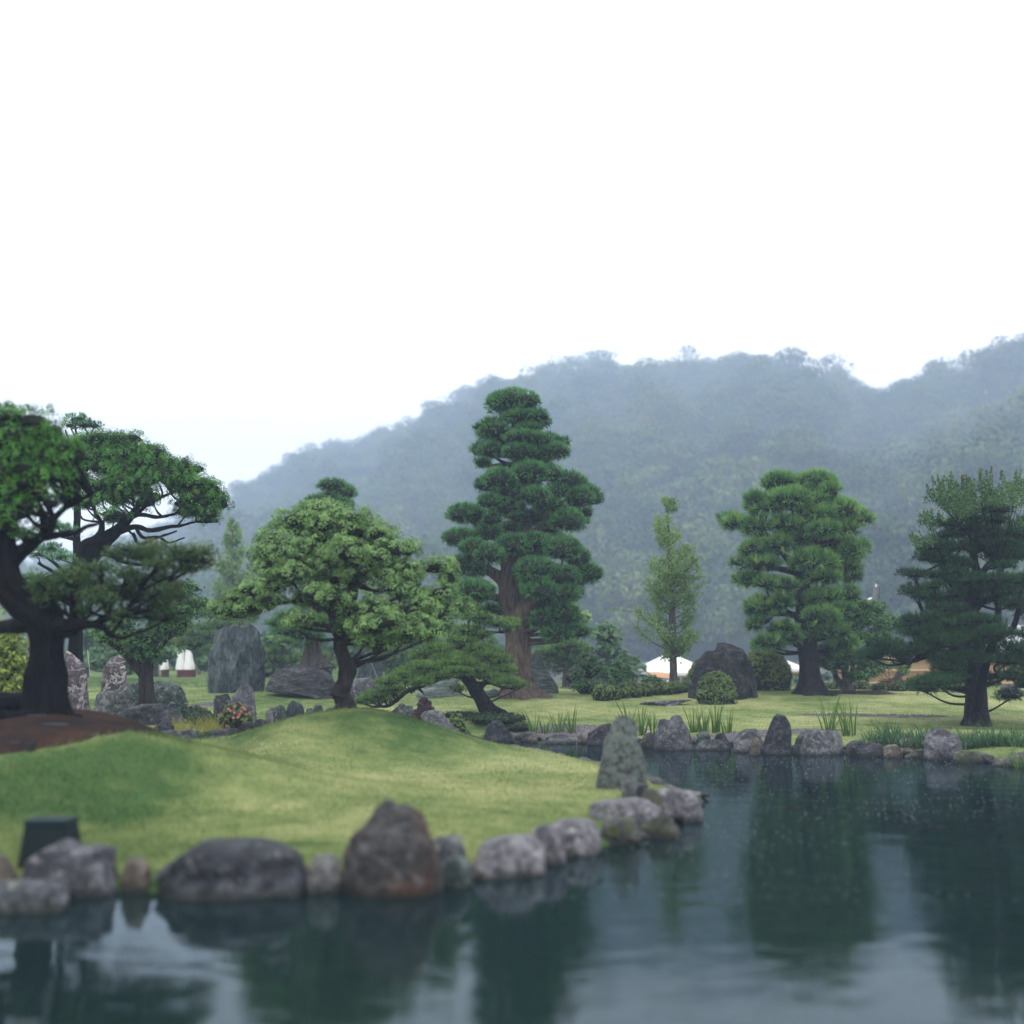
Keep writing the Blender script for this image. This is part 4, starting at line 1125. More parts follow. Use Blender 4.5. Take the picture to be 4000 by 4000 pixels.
# --- the tall cloud-pruned podocarpus in the middle
padsA = zl(1600, 1450, 2.147, [(870,270,205,105),(945,395,175,55),(1080,385,80,62),(690,430,80,36),(715,512,122,75),(1000,490,105,40),(750,605,80,65,'i'),(970,570,165,65),(1110,592,80,60),(1235,600,62,48),
 (920,690,135,70),(1215,690,118,80),(690,685,112,80),(610,770,62,42),(830,820,85,42,'i'),(1010,700,170,60,'i'),(1015,862,155,92),(755,920,130,90),(1200,880,82,82),(1335,925,108,80),(850,1015,102,70),(1235,1010,85,78),
 (1430,1085,108,108),(1050,1060,130,80),(665,1110,92,70),(800,1155,110,82),(470,1215,150,92),(1180,1150,115,82),(1320,1275,132,110),(1480,1200,52,48),(692,1255,72,62),(430,1412,145,82),(660,1372,105,86),
 (850,1330,105,62,'i'),(532,1482,102,62),(1160,1330,92,62,'i'),(1000,1250,120,80,'i'),(870,1472,130,90),(1050,1452,132,88),(1290,1512,142,110),(670,1555,112,96),(480,1652,150,100),(1425,1575,82,82),
 (1050,1685,160,112),(1500,1715,110,92),(1285,1735,132,92),(540,1845,160,82),(1100,1855,142,82),(1310,1885,102,82),(1000,960,100,80,'i'),(1180,1500,140,90,'i')])
padsA += [(1852,2322,72,48),(2100,2291,62,48),(2204,2333,52,34),(2196,2412,68,46),(2113,2430,42,42),(2176,2482,56,40),(1925,2385,38,26,'i'),(1838,2400,55,36,'i'),(2150,2370,70,50,'i'),(2215,2450,45,34)]
DA = hit(2025, 2722)[1]
tA = pad_tree('podocarpus_tree', "tallest tree, a cloud-pruned podocarpus with a thick brown trunk and many round green pads", 'tree', DA,
  [(2030,2735,58),(2022,2680,50),(2018,2600,49),(2020,2500,47),(2016,2420,53),(2005,2350,58),(1998,2280,50),(1995,2200,38),(2020,2120,32),(2030,2020,26),(2028,1920,20),(2015,1800,15),(2005,1700,10),(2000,1600,6)],
  [[(1998,2330,40),(1965,2270,28),(1925,2240,22),(1880,2215,12)],[(2020,2420,42,-.3),(2070,2350,34,-.5),(2120,2310,24,-.6),(2170,2290,12,-.8)],[(2030,2120,20),(2075,2030,17),(2120,1990,10)],[(1980,2340,18,.3),(1900,2330,14,.4),(1860,2340,9,.5)]],
  padsA, 'podo', L_podo, B_brown, 2015, 101, grow=1.17, flare=0.9, flute=0.07, nf=6, branch_r=0.07, seg=40)

# --- the second podocarpus, right of the slender tree
padsB = zl(2700, 1750, 2.415, [(835,335,165,105),(1180,330,190,95),(1100,405,110,60),(620,500,122,80),(720,580,135,60),(930,500,200,112),(1290,425,105,105),(1150,505,122,90),(1440,600,132,92),(1590,685,115,90),(430,722,138,70),
 (612,768,130,78),(900,742,160,100),(1220,632,150,70),(1250,782,160,80),(1450,782,132,78),(815,925,160,80),(570,972,118,80),(480,1092,108,58),(680,1112,160,58),(1150,1082,220,112),(1520,985,102,110),(1430,1125,150,100),
 (560,1262,110,68),(700,1292,100,70),(870,1312,132,70),(1535,1222,70,60),(1250,1235,152,82),(650,1525,142,118),(830,1482,128,80),(600,1690,80,58),(1250,1425,180,90),(1480,1402,112,90),(1400,1525,140,62),(900,1705,92,70),
 (730,1855,150,68),(920,1795,120,70),(1100,1765,130,60,'i'),(1350,1755,150,90),(1450,1852,120,70),(1050,880,210,120,'i'),(1350,930,200,110,'i'),(1180,1150,160,90,'i'),(1230,560,200,120,'i'),(1100,1440,120,100,'i'),(1230,1600,160,90)])
DB = hit(3167, 2712)[1]
tB = pad_tree('podocarpus_tree', "dark straight-trunked podocarpus with star-like leaf tufts right of the slender pale tree", 'tree', DB,
  [(3168,2720,42),(3166,2690,34),(3160,2600,33),(3152,2500,34),(3146,2420,33),(3142,2330,30),(3130,2250,26),(3120,2170,22),(3125,2080,17),(3120,1990,12),(3120,1920,7)],
  [[(3140,2420,18),(3090,2400,13),(3020,2400,8)],[(3128,2240,17),(3060,2225,12),(2980,2215,8)],[(3125,2260,16),(3060,2160,12),(3010,2100,8),(2930,2060,6)],[(3148,2400,16),(3220,2360,11),(3290,2330,7)],[(3155,2560,18,.3),(3130,2480,12,.3),(3105,2400,8,.3)]],
  padsB, 'podo2', L_podo2, B_pine, 3125, 102, grow=1.06, flare=1.0, flute=0.10, nf=5, branch_r=0.06)

# --- the dark pine on the right
padsC = zl(3300, 1750, 2.76, [(1650,690,180,58),(1400,762,130,55),(1620,792,150,58),(1150,832,160,66),(1330,882,150,88),(1100,952,110,55),(1560,952,170,88),(1800,962,200,86),(1000,1092,200,76),(1250,1082,150,68),(870,1192,130,78),(1100,1222,180,66),
 (1300,1262,130,58),(1700,1062,180,78),(1800,1182,180,78),(1700,1282,150,56),(780,1382,130,54),(1000,1392,150,66),(1180,1352,160,66),(730,1562,128,56),(960,1502,120,56),(900,1622,170,56),(1150,1602,130,56),(1350,1442,220,84),
 (1650,1432,200,78),(1850,1452,150,78),(1700,1562,200,86),(1500,1652,150,78,'i'),(1050,1742,180,56),(1300,1560,180,90,'i'),(1250,1762,130,60),(1800,1682,150,78),(760,1862,140,66),(950,1832,150,56),(1400,1862,150,66),(1600,1882,130,66),(1400,1100,150,120,'i'),(1600,1150,160,110,'i')])
padsC += zl(3200, 2400, 2.415, [(860,102,130,66),(620,302,170,66),(500,402,150,56),(760,372,130,56),(950,332,170,56),(1000,182,220,76),(1300,102,250,96),(1400,252,200,76),(1640,202,200,96),(1850,332,150,76),(1350,422,260,66),(1230,522,150,66),
 (1450,572,150,76,1.0),(1200,602,180,66),(1080,652,230,66),(960,692,110,50),(1560,662,130,56,0.8),(1780,452,170,66),(1830,562,120,46),(1800,782,140,60,1.2),(1900,682,60,46),(1150,260,220,80),(1500,380,200,80,'i'),(1990,200,120,80),(2000,440,120,80),(2050,620,110,60)])
padsC += [(4020,2060,70,35),(4060,2150,80,40),(4080,2260,90,40),(4100,2380,90,40)]
DC = hit(3813, 2835)[1]
tC = pad_tree('pine_tree', "dark green layered pine with a thick straight trunk near the right picture edge", 'tree', DC,
  [(3813,2850,46),(3814,2800,39),(3811,2720,37),(3808,2600,35),(3800,2500,34),(3790,2400,32),(3795,2330,27),(3822,2270,20),(3808,2200,17),(3800,2140,14),(3818,2090,10),(3830,2040,6)],
  [[(3828,2250,14),(3870,2195,11),(3900,2160,8),(3960,2110,5)],[(3808,2190,10),(3760,2188,7),(3700,2190,4)],[(3790,2600,20,-.2),(3700,2520,9,-.3),(3620,2560,12,-.4),(3540,2590,7,-.5)],[(3795,2380,14,-.2),(3880,2330,10,-.3),(3960,2310,6,-.3)],
   [(3800,2690,14,-.5),(3730,2690,10,-.8),(3650,2680,6,-1.0)],[(3825,2650,14,-.2),(3900,2640,12,-.3),(3980,2650,8,-.4)],[(3790,2440,18),(3700,2400,12),(3610,2420,6)]],
  padsC, 'pined', L_pined, B_pine, 3800, 103, grow=1.06, flare=0.5, flute=0.06, nf=7, branch_r=0.035, depth=0.8)

# --- the low leaning pine on the far shore
padsD = zl(1500, 2250, 2.415, [(795,318,80,28),(900,402,150,44),(1080,468,140,42),(1175,495,58,28),(800,522,140,52),(935,562,100,38),(740,622,130,38),(480,682,120,42),(370,742,110,46),(560,722,100,46),(650,782,180,56),
 (900,702,140,56),(1000,762,160,58),(700,832,180,56),(400,872,180,56),(200,962,130,52),(60,1012,110,46),(700,912,130,46),(520,962,120,40),(330,1012,130,46),(1100,822,120,48),(1130,902,110,48),(900,902,120,56),(1000,962,130,46),
 (1150,1012,140,46),(1240,1040,60,36),(700,1082,70,40,-0.6),(0,1092,60,46),(-60,1140,90,46),(-130,1170,110,40),(-210,1190,80,26),(100,1080,90,36)])
DD = hit(1910, 2786)[1]
tD = pad_tree('pine_tree', "low leaning pine with a curved trunk and a long branch sweeping down to the left", 'tree', DD,
  [(1912,2795,34),(1900,2770,28),(1882,2735,25),(1862,2700,24),(1838,2665,23),(1815,2635,21),(1805,2600,18),(1812,2560,16),(1806,2525,13),(1800,2490,10),(1830,2450,6)],
  [[(1815,2640,14),(1760,2635,13),(1700,2655,12,-.2),(1640,2680,10,-.3),(1590,2700,9,-.4),(1560,2725,8,-.5),(1520,2755,7,-.5),(1480,2760,4,-.5)],[(1630,2685,6,-.3),(1612,2700,5,-.4),(1606,2708,3,-.4)],[(1870,2690,14,-.3),(1900,2665,11,-.5),(1960,2680,8,-.6),(2010,2690,5,-.6)],
   [(1806,2530,8),(1770,2535,7),(1740,2540,5),(1680,2560,4)],[(1812,2500,7),(1880,2470,5),(1950,2470,4)],[(1905,2775,18,-.1),(1940,2775,16,-.3),(1968,2785,14,-.5),(1985,2795,8,-.6)]],
  padsD, 'pine', L_pine, B_pine, 1815, 104, grow=1.12, flare=0.5, flute=0.07, nf=6, branch_r=0.028, depth=0.6)

# --- the twisted juniper on the mound
padsE = zl(800, 1800, 1.756, [(760,345,122,52),(640,425,150,88),(480,562,110,98),(800,445,130,88),(905,355,70,40),(1020,402,120,68),(1000,502,120,78),(1200,512,112,78),(1290,622,92,88),(1395,625,58,66),(425,645,80,78),(432,745,92,68),
 (560,645,130,88),(700,602,120,98),(640,722,102,58),(600,802,140,68),(480,862,130,58),(330,902,112,58),(212,962,110,58),(152,1042,70,56),(300,1022,110,48),(450,962,102,48),(760,925,112,68),(900,952,110,68),(880,702,132,88),
 (980,642,130,98),(1050,762,110,88),(1150,682,130,98),(1250,782,112,88),(1330,882,102,78),(1400,782,92,88),(1440,905,72,58),(1600,735,112,66),(1675,825,62,88),(1620,915,90,60),(1700,1022,80,76),(1620,1062,92,68),(1500,1082,112,78),
 (1350,1062,102,58),(1150,1042,112,78),(1120,1152,122,78),(1085,1232,72,44),(1280,1182,92,48),(1400,1182,102,56),(1560,1192,82,56),(680,1082,112,56),(600,1122,62,38),(860,802,102,68),(820,560,130,90,'i'),(1080,580,150,90,'i'),(900,840,160,60,'i'),(1480,980,90,60),(1300,1250,70,36),(1250,1120,120,80),(1450,1150,120,76),(1610,1140,90,60),(1350,1240,90,50),(1190,1250,90,46),(980,1140,80,56),(1010,1020,90,60),(1540,1000,90,70)])
DE = 27.0
tE = pad_tree('juniper_tree', "twisted grey-trunked juniper with a curly yellow-green crown on the grassy mound", 'tree', DE,
  [(1344,2785,36),(1342,2745,31),(1328,2705,28),(1350,2660,29),(1356,2615,30),(1340,2575,29),(1326,2530,26),(1330,2490,27),(1330,2455,30),(1350,2410,25,.1),(1370,2340,20,.2),(1378,2280,17,.2),(1385,2200,13,.2),(1400,2120,9)],
  [[(1328,2470,24),(1305,2430,19,-.1),(1285,2375,15,-.2),(1250,2300,12,-.2),(1225,2220,10,-.1),(1200,2150,7)],[(1340,2500,22,-.1),(1375,2480,16,-.3),(1420,2455,13,-.5),(1470,2450,9,-.6),(1560,2430,6,-.6)],[(1375,2320,13,.2),(1420,2240,12,.1),(1470,2215,9),(1560,2200,6)],
   [(1285,2375,10,-.2),(1200,2350,8,-.3),(1100,2355,7,-.3),(980,2385,4,-.3)],[(1250,2300,8,-.2),(1180,2270,7,-.3),(1120,2270,5,-.3)],[(1345,2725,9,-.3),(1315,2720,6,-.5),(1292,2712,4,-.6)]],
  padsE, 'jun', L_jun, B_twist, 1345, 105, grow=1.14, padname='foliage_clump', flare=0.45, flute=0.16, nf=3, branch_r=0.035, depth=0.55, rough=0.5)

# --- the old dark juniper at the left edge: first tree
padsF = zl(0, 1500, 1.932, [(60,262,150,88),(250,302,150,98),(380,382,112,88),(-110,302,150,118),(100,422,160,108),(300,482,150,98),(480,482,110,88),(560,560,92,88),(-60,522,150,118),(100,562,130,88),(420,602,120,78),(200,655,130,68),(80,702,120,88),
 (-100,720,140,100),(350,702,120,68),(300,822,100,46),(80,1002,120,88),(60,1082,102,58),(200,1152,90,46),(-80,1000,120,100),(180,930,90,40),(-250,420,150,130),(-260,650,150,120),(200,560,150,80,'i'),(20,820,120,60),(330,560,120,80),(180,480,140,90),(420,480,110,70),(250,720,120,70),(-20,640,120,90),(120,820,110,60),(30,900,120,70),(480,680,90,60),(180,760,110,60),(340,380,90,70),(430,700,100,60),(330,640,110,70),(520,820,80,46),(250,880,90,46),(390,900,70,36)])
DF = 21.4
tF = pad_tree('juniper_tree', "huge old juniper with a near-black trunk on the brown soil bed, leftmost tree", 'tree', DF,
  [(186,2835,84),(186,2770,76),(184,2700,70),(184,2650,68),(188,2580,66),(190,2517,67),(178,2455,76),(145,2405,78),(98,2358,70),(52,2315,62),(20,2262,54),(8,2200,54),(10,2120,46),(0,2040,38),(10,1950,28),(40,1850,18),(60,1750,10)],
  [[(24,2225,36),(75,2165,30),(120,2130,26),(165,2095,22,.1),(170,2050,18,.1),(168,2000,13,.1)],[(165,2095,20,.1),(200,2065,15),(210,2030,13),(235,2000,11),(300,1960,8),(360,1930,5)],[(170,2100,17,.1),(235,2088,13),(290,2085,11),(330,2060,8),(400,2040,5)],
   [(225,2440,26,-.2),(300,2434,17,-.4),(360,2435,15,-.5),(420,2410,12,-.6),(480,2408,8,-.6)],[(230,2462,18,-.2),(340,2445,11,-.5),(390,2445,10,-.6),(430,2478,9,-.7),(470,2492,8,-.7),(540,2470,5,-.7)],
   [(240,2488,12,-.1),(290,2475,8,-.3),(325,2450,5,-.4)],[(60,2370,18,.3),(80,2330,9,.2),(118,2305,5,.1)],
   # thick roots and buttress on the left
   [(150,2740,46,.2),(50,2742,40,.1),(-30,2750,38,0),(-120,2765,36,0)],[(140,2795,30,-.3),(50,2800,24,-.6),(-40,2806,20,-.8),(-140,2818,18,-1.0)],[(225,2745,24,-.1),(258,2785,13,-.2),(318,2802,6,-.3)],[(110,2440,40,-.1),(-30,2450,18,.1),(-120,2430,14,.2)]],
  padsF, 'jund', L_jund, B_dark, 60, 106, grow=1.08, padname='foliage_clump', flare=0.38, flute=0.075, nf=9, branch_r=0.035, depth=0.6, seg=64, rough=0.5, bothsides=True)
# second trunk, its crown reaches right
padsG = zl(0, 1500, 1.932, [(760,425,130,66),(660,440,90,60),(900,442,120,66),(1020,422,66,46),(860,542,130,66),(1000,542,130,78),(1100,602,130,88),(780,642,130,86),(940,662,130,86),(1100,732,120,86),(1230,702,100,98),(1260,602,80,56),(1375,622,88,58),
 (1430,665,66,46),(1545,752,88,56),(1620,822,80,76),(1675,912,58,82),(1560,882,110,86),(1480,962,100,76),(1580,992,80,46),(1000,802,130,76),(850,762,120,86),(700,782,100,76),(560,722,92,72),(640,902,100,58),(880,882,110,58),(1150,862,90,58),(850,990,110,50),
 (1000,640,180,100,'i'),(1330,760,100,80),(1430,860,90,60),(700,560,110,80),(800,480,110,60),(920,760,110,80),(620,640,90,70),(640,520,90,60),(1180,520,80,50),(1450,760,90,70),(1380,700,90,60),(720,870,90,50),(1060,500,80,50)])
DG = 33.0
tG = pad_tree('juniper_tree', "old juniper leaning right behind the largest one, its broad crown overhanging the veined stones", 'tree', DG,
  [(286,2770,22),(286,2650,19),(286,2560,19),(288,2470,19),(292,2380,20),(298,2300,27),(312,2235,36),(345,2180,36),(385,2140,30),(430,2095,26),(480,2050,18),(530,1990,12),(560,1930,7)],
  [[(325,2200,24,-.1),(330,2130,20,-.2),(370,2110,17,-.3),(395,2080,13,-.3),(400,2040,9,-.3)],[(345,2145,14,-.2),(400,2160,12,-.3),(440,2170,10,-.4),(470,2190,8,-.4),(540,2205,6,-.4),(640,2200,4,-.4)],[(450,2080,15),(530,2058,11),(590,2072,9),(650,2060,8),(720,2050,5),(790,2030,4)],
   [(480,2050,12),(540,2010,9),(620,2020,7),(700,2000,5),(770,1960,3)],[(530,2060,8),(560,2100,7),(620,2098,6),(660,2120,4),(720,2100,3)],[(500,2035,9,.2),(580,1970,7,.2),(660,1930,5,.2),(760,1900,3,.1)],[(520,2085,8,-.2),(545,2125,6,-.3),(600,2105,5,-.3),(690,2075,3,-.3)]],
  padsG, 'jund', L_jund, B_dark, 470, 107, grow=1.08, padname='foliage_clump', flare=0.3, flute=0.10, nf=5, branch_r=0.028, depth=0.5, seg=28, rough=0.3)
# the low hanging olive sprays, on the first juniper's lower branches
acc_n = 0
rs = np.random.default_rng(8)
for (px, py, rx, rz) in [p[:4] for p in zl(0, 1500, 1.932, [(400,1530,140,86),(550,1480,140,86),(700,1520,130,86),(500,1620,150,78),(700,1620,120,76),(330,1620,90,60),(900,1560,100,76),(1050,1620,120,76),(1190,1660,110,86),(1290,1760,80,66),(1150,1760,100,60),
  (1000,1265,140,56),(1150,1255,130,56),(1350,1282,130,66),(1500,1292,115,78),(1565,1352,66,56),(1400,1400,130,46),(880,1300,100,50),(1180,1370,110,50),(760,1400,100,60),(950,1440,120,60),(820,1650,90,60),(620,1400,110,60),(1080,1480,120,70),(1250,1480,110,70),(1330,1600,100,80),(1230,1560,110,80),(780,1540,110,70),(1020,1720,100,60),(640,1720,90,50),(880,1740,80,50),(1420,1330,90,50),(1100,1320,120,60),(300,1500,90,70),(960,1580,110,80)])]:
    d = DF + rs.uniform(-0.9, 0.6); c = W(px, py, d); m = M(d) * 1.05
    acc = Acc(); foliage(acc, c, (rx * m, rx * m * 0.8, rz * m), 'spray', rs, 1.7)
    acc.part('foliage_clump', tF, [L_juno, L_core])
    e = c; q = nearest_on(np.array([W(300,2434,DF-.4),W(360,2435,DF-.5),W(420,2410,DF-.6),W(480,2408,DF-.6),W(430,2478,DF-.7),W(540,2470,DF-.7),W(330,2200,DF+1),W(440,2170,DF+1),W(540,2205,DF+1),W(640,2200,DF+1)]), c, 0.2)
    a = Acc()
    add_tube(a, [q, (q + e) / 2 + rs.normal(size=3) * .08, e], [0.035, 0.026, 0.012], seg=6, k=3, rough=.2)
    for z in range(6):
        ee = e + rs.normal(size=3) * (rx * m * .5, .3, rz * m * .5)
        add_tube(a, [e * .7 + q * .3, (e + ee) / 2, ee], [0.016, 0.011, 0.005], seg=4, k=2)
    a.part('branch', bpy.data.objects[tF['_trunk']], [B_dark])

# --- leafy small tree under the second juniper
def ztree(*a, **k): return pad_tree(*a, **k)
tH = ztree('leafy_tree', "small dark leafy tree with a forked trunk behind the big hollow boulder", 'tree', 36.5,
  [(578,2755,27),(575,2700,24),(570,2640,27),(575,2600,20),(590,2560,16),(600,2520,13),(615,2470,9),(640,2420,6)],
  [[(565,2640,20),(520,2590,15),(470,2540,12),(420,2505,10),(390,2480,8),(385,2440,5)],[(585,2590,12),(620,2540,10),(650,2500,7),(700,2440,4)]],
  [(430,2500,50,28),(480,2470,55,30),(540,2540,50,28),(580,2560,40,25),(520,2500,60,30),(590,2500,50,30),(650,2450,50,30),(700,2440,45,28),(740,2400,45,25),(690,2390,50,26),(640,2400,50,30),(760,2365,50,20),(700,2330,40,20),(730,2290,35,16),(400,2450,40,25),(470,2420,60,30)],
  'broad', L_broad, B_twist, 560, 108, padname='foliage_clump', flare=0.5, branch_r=0.03, grow=1.1)
# --- topiary pine on the long rock (tall, behind the twisted juniper)
tI = ztree('pine_tree', "tall pruned pine on the long layered rock, its round top showing above the twisted juniper", 'tree', 48.0,
  [(1228,2612,40),(1224,2570,32),(1222,2520,28),(1230,2460,27),(1240,2380,24),(1255,2280,20),(1270,2180,16),(1280,2080,12),(1290,1990,8)],
  [[(1225,2490,16),(1190,2470,12),(1150,2460,8)],[(1225,2600,20),(1262,2612,10),(1290,2622,5)]],
  [(1300,1900,62,30),(1345,1930,50,34),(1290,1955,55,34),(1240,1955,50,24),(1330,1975,55,30),(1215,1990,40,20),(1200,2440,90,28),(1130,2470,70,24),(1100,2440,60,22),(1260,2430,80,26),(1200,2490,70,20),(1350,2400,60,25),(1250,2060,80,40),(1250,2150,100,50),(1250,2260,110,50),(1250,2350,120,50)],
  'podo', L_podo, B_grey, 1270, 109, flare=0.9, nf=5, branch_r=0.06, dens=0.8)
tJ = ztree('pine_tree', "pale green layered pine in the haze left of the grey slab stone", 'tree', 66.0,
  [(862,2655,9),(860,2600,9),(858,2530,8),(820,2500,7),(790,2470,5)], [[(858,2540,7),(900,2500,6),(940,2470,4)],[(858,2550,6),(810,2530,5),(780,2515,4)]],
  [(740,2480,60,18),(800,2460,60,18),(860,2450,60,16),(700,2520,70,20),(770,2520,70,20),(830,2490,60,18),(640,2510,50,22),(900,2420,50,16),(830,2400,60,16),(900,2500,60,20),(870,2540,80,24),(890,2600,60,24)],
  'farpine', L_pine, B_dark, 800, 110, flare=0.2, branch_r=0.05, seg=10)
tK = ztree('pine_tree', "round-headed pine far back, its top showing above the old junipers' crown", 'tree', 40.0,
  [(300,2650,24),(300,2450,20),(300,2250,17),(300,2050,13),(305,1900,11),(300,1780,8),(300,1700,5)],
  [[(300,1790,6),(330,1740,4),(360,1700,3)],[(300,1770,5),(270,1720,4),(255,1680,3)],[(298,2280,10),(220,2240,8),(150,2200,5)],[(298,2300,9),(230,2215,7),(170,2170,4)]],
  [(300,1640,48,24),(330,1665,45,26),(275,1665,35,22),(370,1665,35,16),(150,2170,45,25),(200,2150,50,28),(240,2180,45,25),(180,2070,50,30),(270,2080,45,25),(110,2260,40,18),(150,2290,60,20),(230,2060,40,20)],
  'pine', L_podo, B_dark, 300, 111, flare=0.3, branch_r=0.03, dens=0.8, bothsides=False, grow=1.05)
# --- small leafy tree with several stems, right of the second podocarpus
tL = ztree('leafy_tree', "dark many-stemmed leafy tree in front of the tan fence with one bare cut limb", 'tree', 49.0,
  [(3312,2712,22),(3308,2680,18),(3300,2620,13),(3290,2560,10),(3280,2500,8),(3300,2420,6)],
  [[(3308,2690,15),(3270,2650,11),(3250,2600,9),(3245,2550,7),(3240,2480,5)],[(3315,2690,13),(3328,2630,10),(3335,2570,8),(3340,2500,6)],[(3350,2480,8),(3380,2440,7),(3425,2405,6)],[(3315,2650,8),(3360,2610,6),(3400,2580,4)],[(3345,2490,6),(3420,2460,5),(3460,2430,3)]],
  [(3370,2370,55,26),(3420,2370,40,20),(3330,2400,60,30),(3440,2430,45,22),(3470,2415,35,20),(3380,2430,60,26),(3300,2440,60,34),(3250,2480,60,30),(3330,2490,60,30),(3400,2490,50,26),(3440,2480,40,18),(3250,2540,60,30),(3300,2560,60,34),(3360,2560,45,26),(3380,2620,40,24),(3350,2640,40,20),(3270,2600,50,26),(3220,2590,45,26),(3240,2440,50,25),(3390,2590,40,22)],
  'broad', L_broad, B_grey, 3320, 112, padname='foliage_clump', flare=0.8, branch_r=0.03, grow=1.05)
# ------------------------------------------------------------------ trees farther back
def bg_tree(name, label, px, by, top, hw, style, leaf, D, seed, bark=None, n=None, trunk_h=0.45, tw=None, group=None, shape=1.0, vr=0.42):
    rs = np.random.default_rng(seed)
    h = by - top; n = n or max(7, int(h * hw / 1300))
    tw = tw or max(4, hw * 0.07)
    trunk = [(px, by + 4, tw * 1.3), (px + rs.normal() * 4, by - h * 0.3, tw), (px + rs.normal() * 8, by - h * 0.6, tw * 0.7), (px + rs.normal() * 8, top + h * 0.15, tw * 0.3)]
    pads = []
    for k in range(n):
        v = rs.random() ** 0.8
        y = top + h * 0.1 + v * h * (1 - trunk_h * 0.7)
        prof = math.sin(min(1, (v * 0.8 + 0.16)) * math.pi * 0.62) * shape
        x = px + rs.uniform(-1, 1) * hw * prof * 0.85
        r = hw * rs.uniform(0.24, 0.42)
        pads.append((x, y, r, r * vr * rs.uniform(0.8, 1.3)))
    return pad_tree(name, label, 'tree', D, trunk, [], pads, style, leaf, bark or B_grey, px, seed, padname='foliage_clump' if style != 'farpine' else 'foliage_pad',
                    flare=0.3, branch_r=0.05, seg=10, group=group, depth=0.7, dens=1.0, rough=0.1)
ORD = 'first second third fourth fifth sixth seventh eighth ninth tenth eleventh twelfth thirteenth fourteenth fifteenth'.split()
def rank(vals, k): return ORD[sorted(vals).index(vals[k])]
GB = "trees along the far side of the garden"
L_mid = leafmat("mid_green_leaf", (0.035, 0.085, 0.042), (0.150, 0.270, 0.120), trans=0.3)
bg_tree('leafy_tree', "misty green tree filling the gap right of the slab stone", 1075, 2650, 2420, 100, 'far', L_mid, 70, 321, group=GB, trunk_h=0.15)
bg_tree('pine_tree', "misty layered pine right of the twisted juniper's trunk", 1540, 2665, 2500, 95, 'farpine', L_pine, 66, 322, group=GB)
bg_tree('leafy_tree', "misty rounded tree below the twisted juniper's right-hand branches", 1720, 2670, 2520, 90, 'far', L_mid, 64, 323, group=GB, trunk_h=0.15)
bg_tree('leafy_tree', "misty tree behind the small leafy tree's left fork", 440, 2640, 2470, 90, 'far', L_mid, 66, 324, group=GB, trunk_h=0.15)
bg_tree('leafy_tree', "hazy tree behind the old junipers at the far left", 340, 2640, 2420, 90, 'far', L_broad, 72, 301, group=GB)
bg_tree('leafy_tree', "dark tree with a thick trunk just left of the white canopies", 605, 2640, 2400, 85, 'far', L_broad, 60, 302, group=GB, tw=12)
bg_tree('leafy_tree', "dark hazy tree between the white canopies and the slab stone", 780, 2645, 2440, 80, 'far', L_broad, 80, 303, group=GB)
bg_tree('leafy_tree', "pale hazy tree above and behind the slab stone", 930, 2640, 2380, 95, 'far', L_mid, 92, 304, group=GB)
bg_tree('pine_tree', "yellow-green layered pine left of the tall pruned pine's trunk", 1110, 2640, 2480, 95, 'farpine', L_pine, 62, 305, group=GB)
bg_tree('leafy_tree', "hazy round tree behind the tall pruned pine's trunk", 1150, 2620, 2370, 130, 'far', L_mid, 85, 306, group=GB)
bg_tree('pine_tree', "layered pine seen between the pruned pine and the twisted juniper", 1290, 2640, 2500, 80, 'farpine', L_pine, 60, 307, group=GB)
bg_tree('leafy_tree', "pale tree whose light top rises right above the twisted juniper's crown", 1530, 2640, 2060, 100, 'far', L_light, 74, 308, group=GB, tw=11, n=16)
bg_tree('leafy_tree', "hazy tree just right of the twisted juniper's trunk, far back", 1430, 2650, 2440, 90, 'far', L_broad, 82, 309, group=GB)
bg_tree('leafy_tree', "hazy tree above the leaning pine's low left branch, far back", 1640, 2655, 2400, 110, 'far', L_mid, 88, 310, group=GB)
bg_tree('leafy_tree', "hazy tree behind the leaning pine's top", 1790, 2655, 2420, 90, 'far', L_mid, 80, 311, group=GB)
bg_tree('leafy_tree', "round hazy tree seen between the leaning pine and the thick brown trunk", 1915, 2660, 2480, 70, 'far', L_mid, 70, 312, group=GB)
bg_tree('leafy_tree', "pale green tree right behind the tallest tree's lower pads", 2215, 2650, 2220, 75, 'far', L_light, 70, 313, group=GB, n=12)
bg_tree('pine_tree', "umbrella-shaped pine with a straight trunk right of the craggy stone", 2212, 2678, 2505, 110, 'farpine', L_pine, 56, 314, tw=12, trunk_h=0.9)
bg_tree('leafy_tree', "large hazy broadleaf tree left of the big white tent", 2365, 2680, 2435, 105, 'far', L_mid, 62, 315, n=22, trunk_h=0.25)
bg_tree('leafy_tree', "small bushy tree standing left of the long clipped hedge", 2300, 2702, 2535, 68, 'broad', L_mid, 47, 316, tw=9, n=14, bark=B_dark, trunk_h=0.3, vr=0.6)
bg_tree('leafy_tree', "small dark bushy tree above the hedge, in front of the parked cars", 2418, 2690, 2570, 50, 'broad', L_broad, 48, 317, tw=8, n=12, bark=B_dark, trunk_h=0.3, vr=0.6)
bg_tree('leafy_tree', "low spreading bushy tree in front of the big white tent", 2550, 2694, 2640, 50, 'broad', L_mid, 49, 318, tw=6, n=10, bark=B_dark, trunk_h=0.3, vr=0.5)
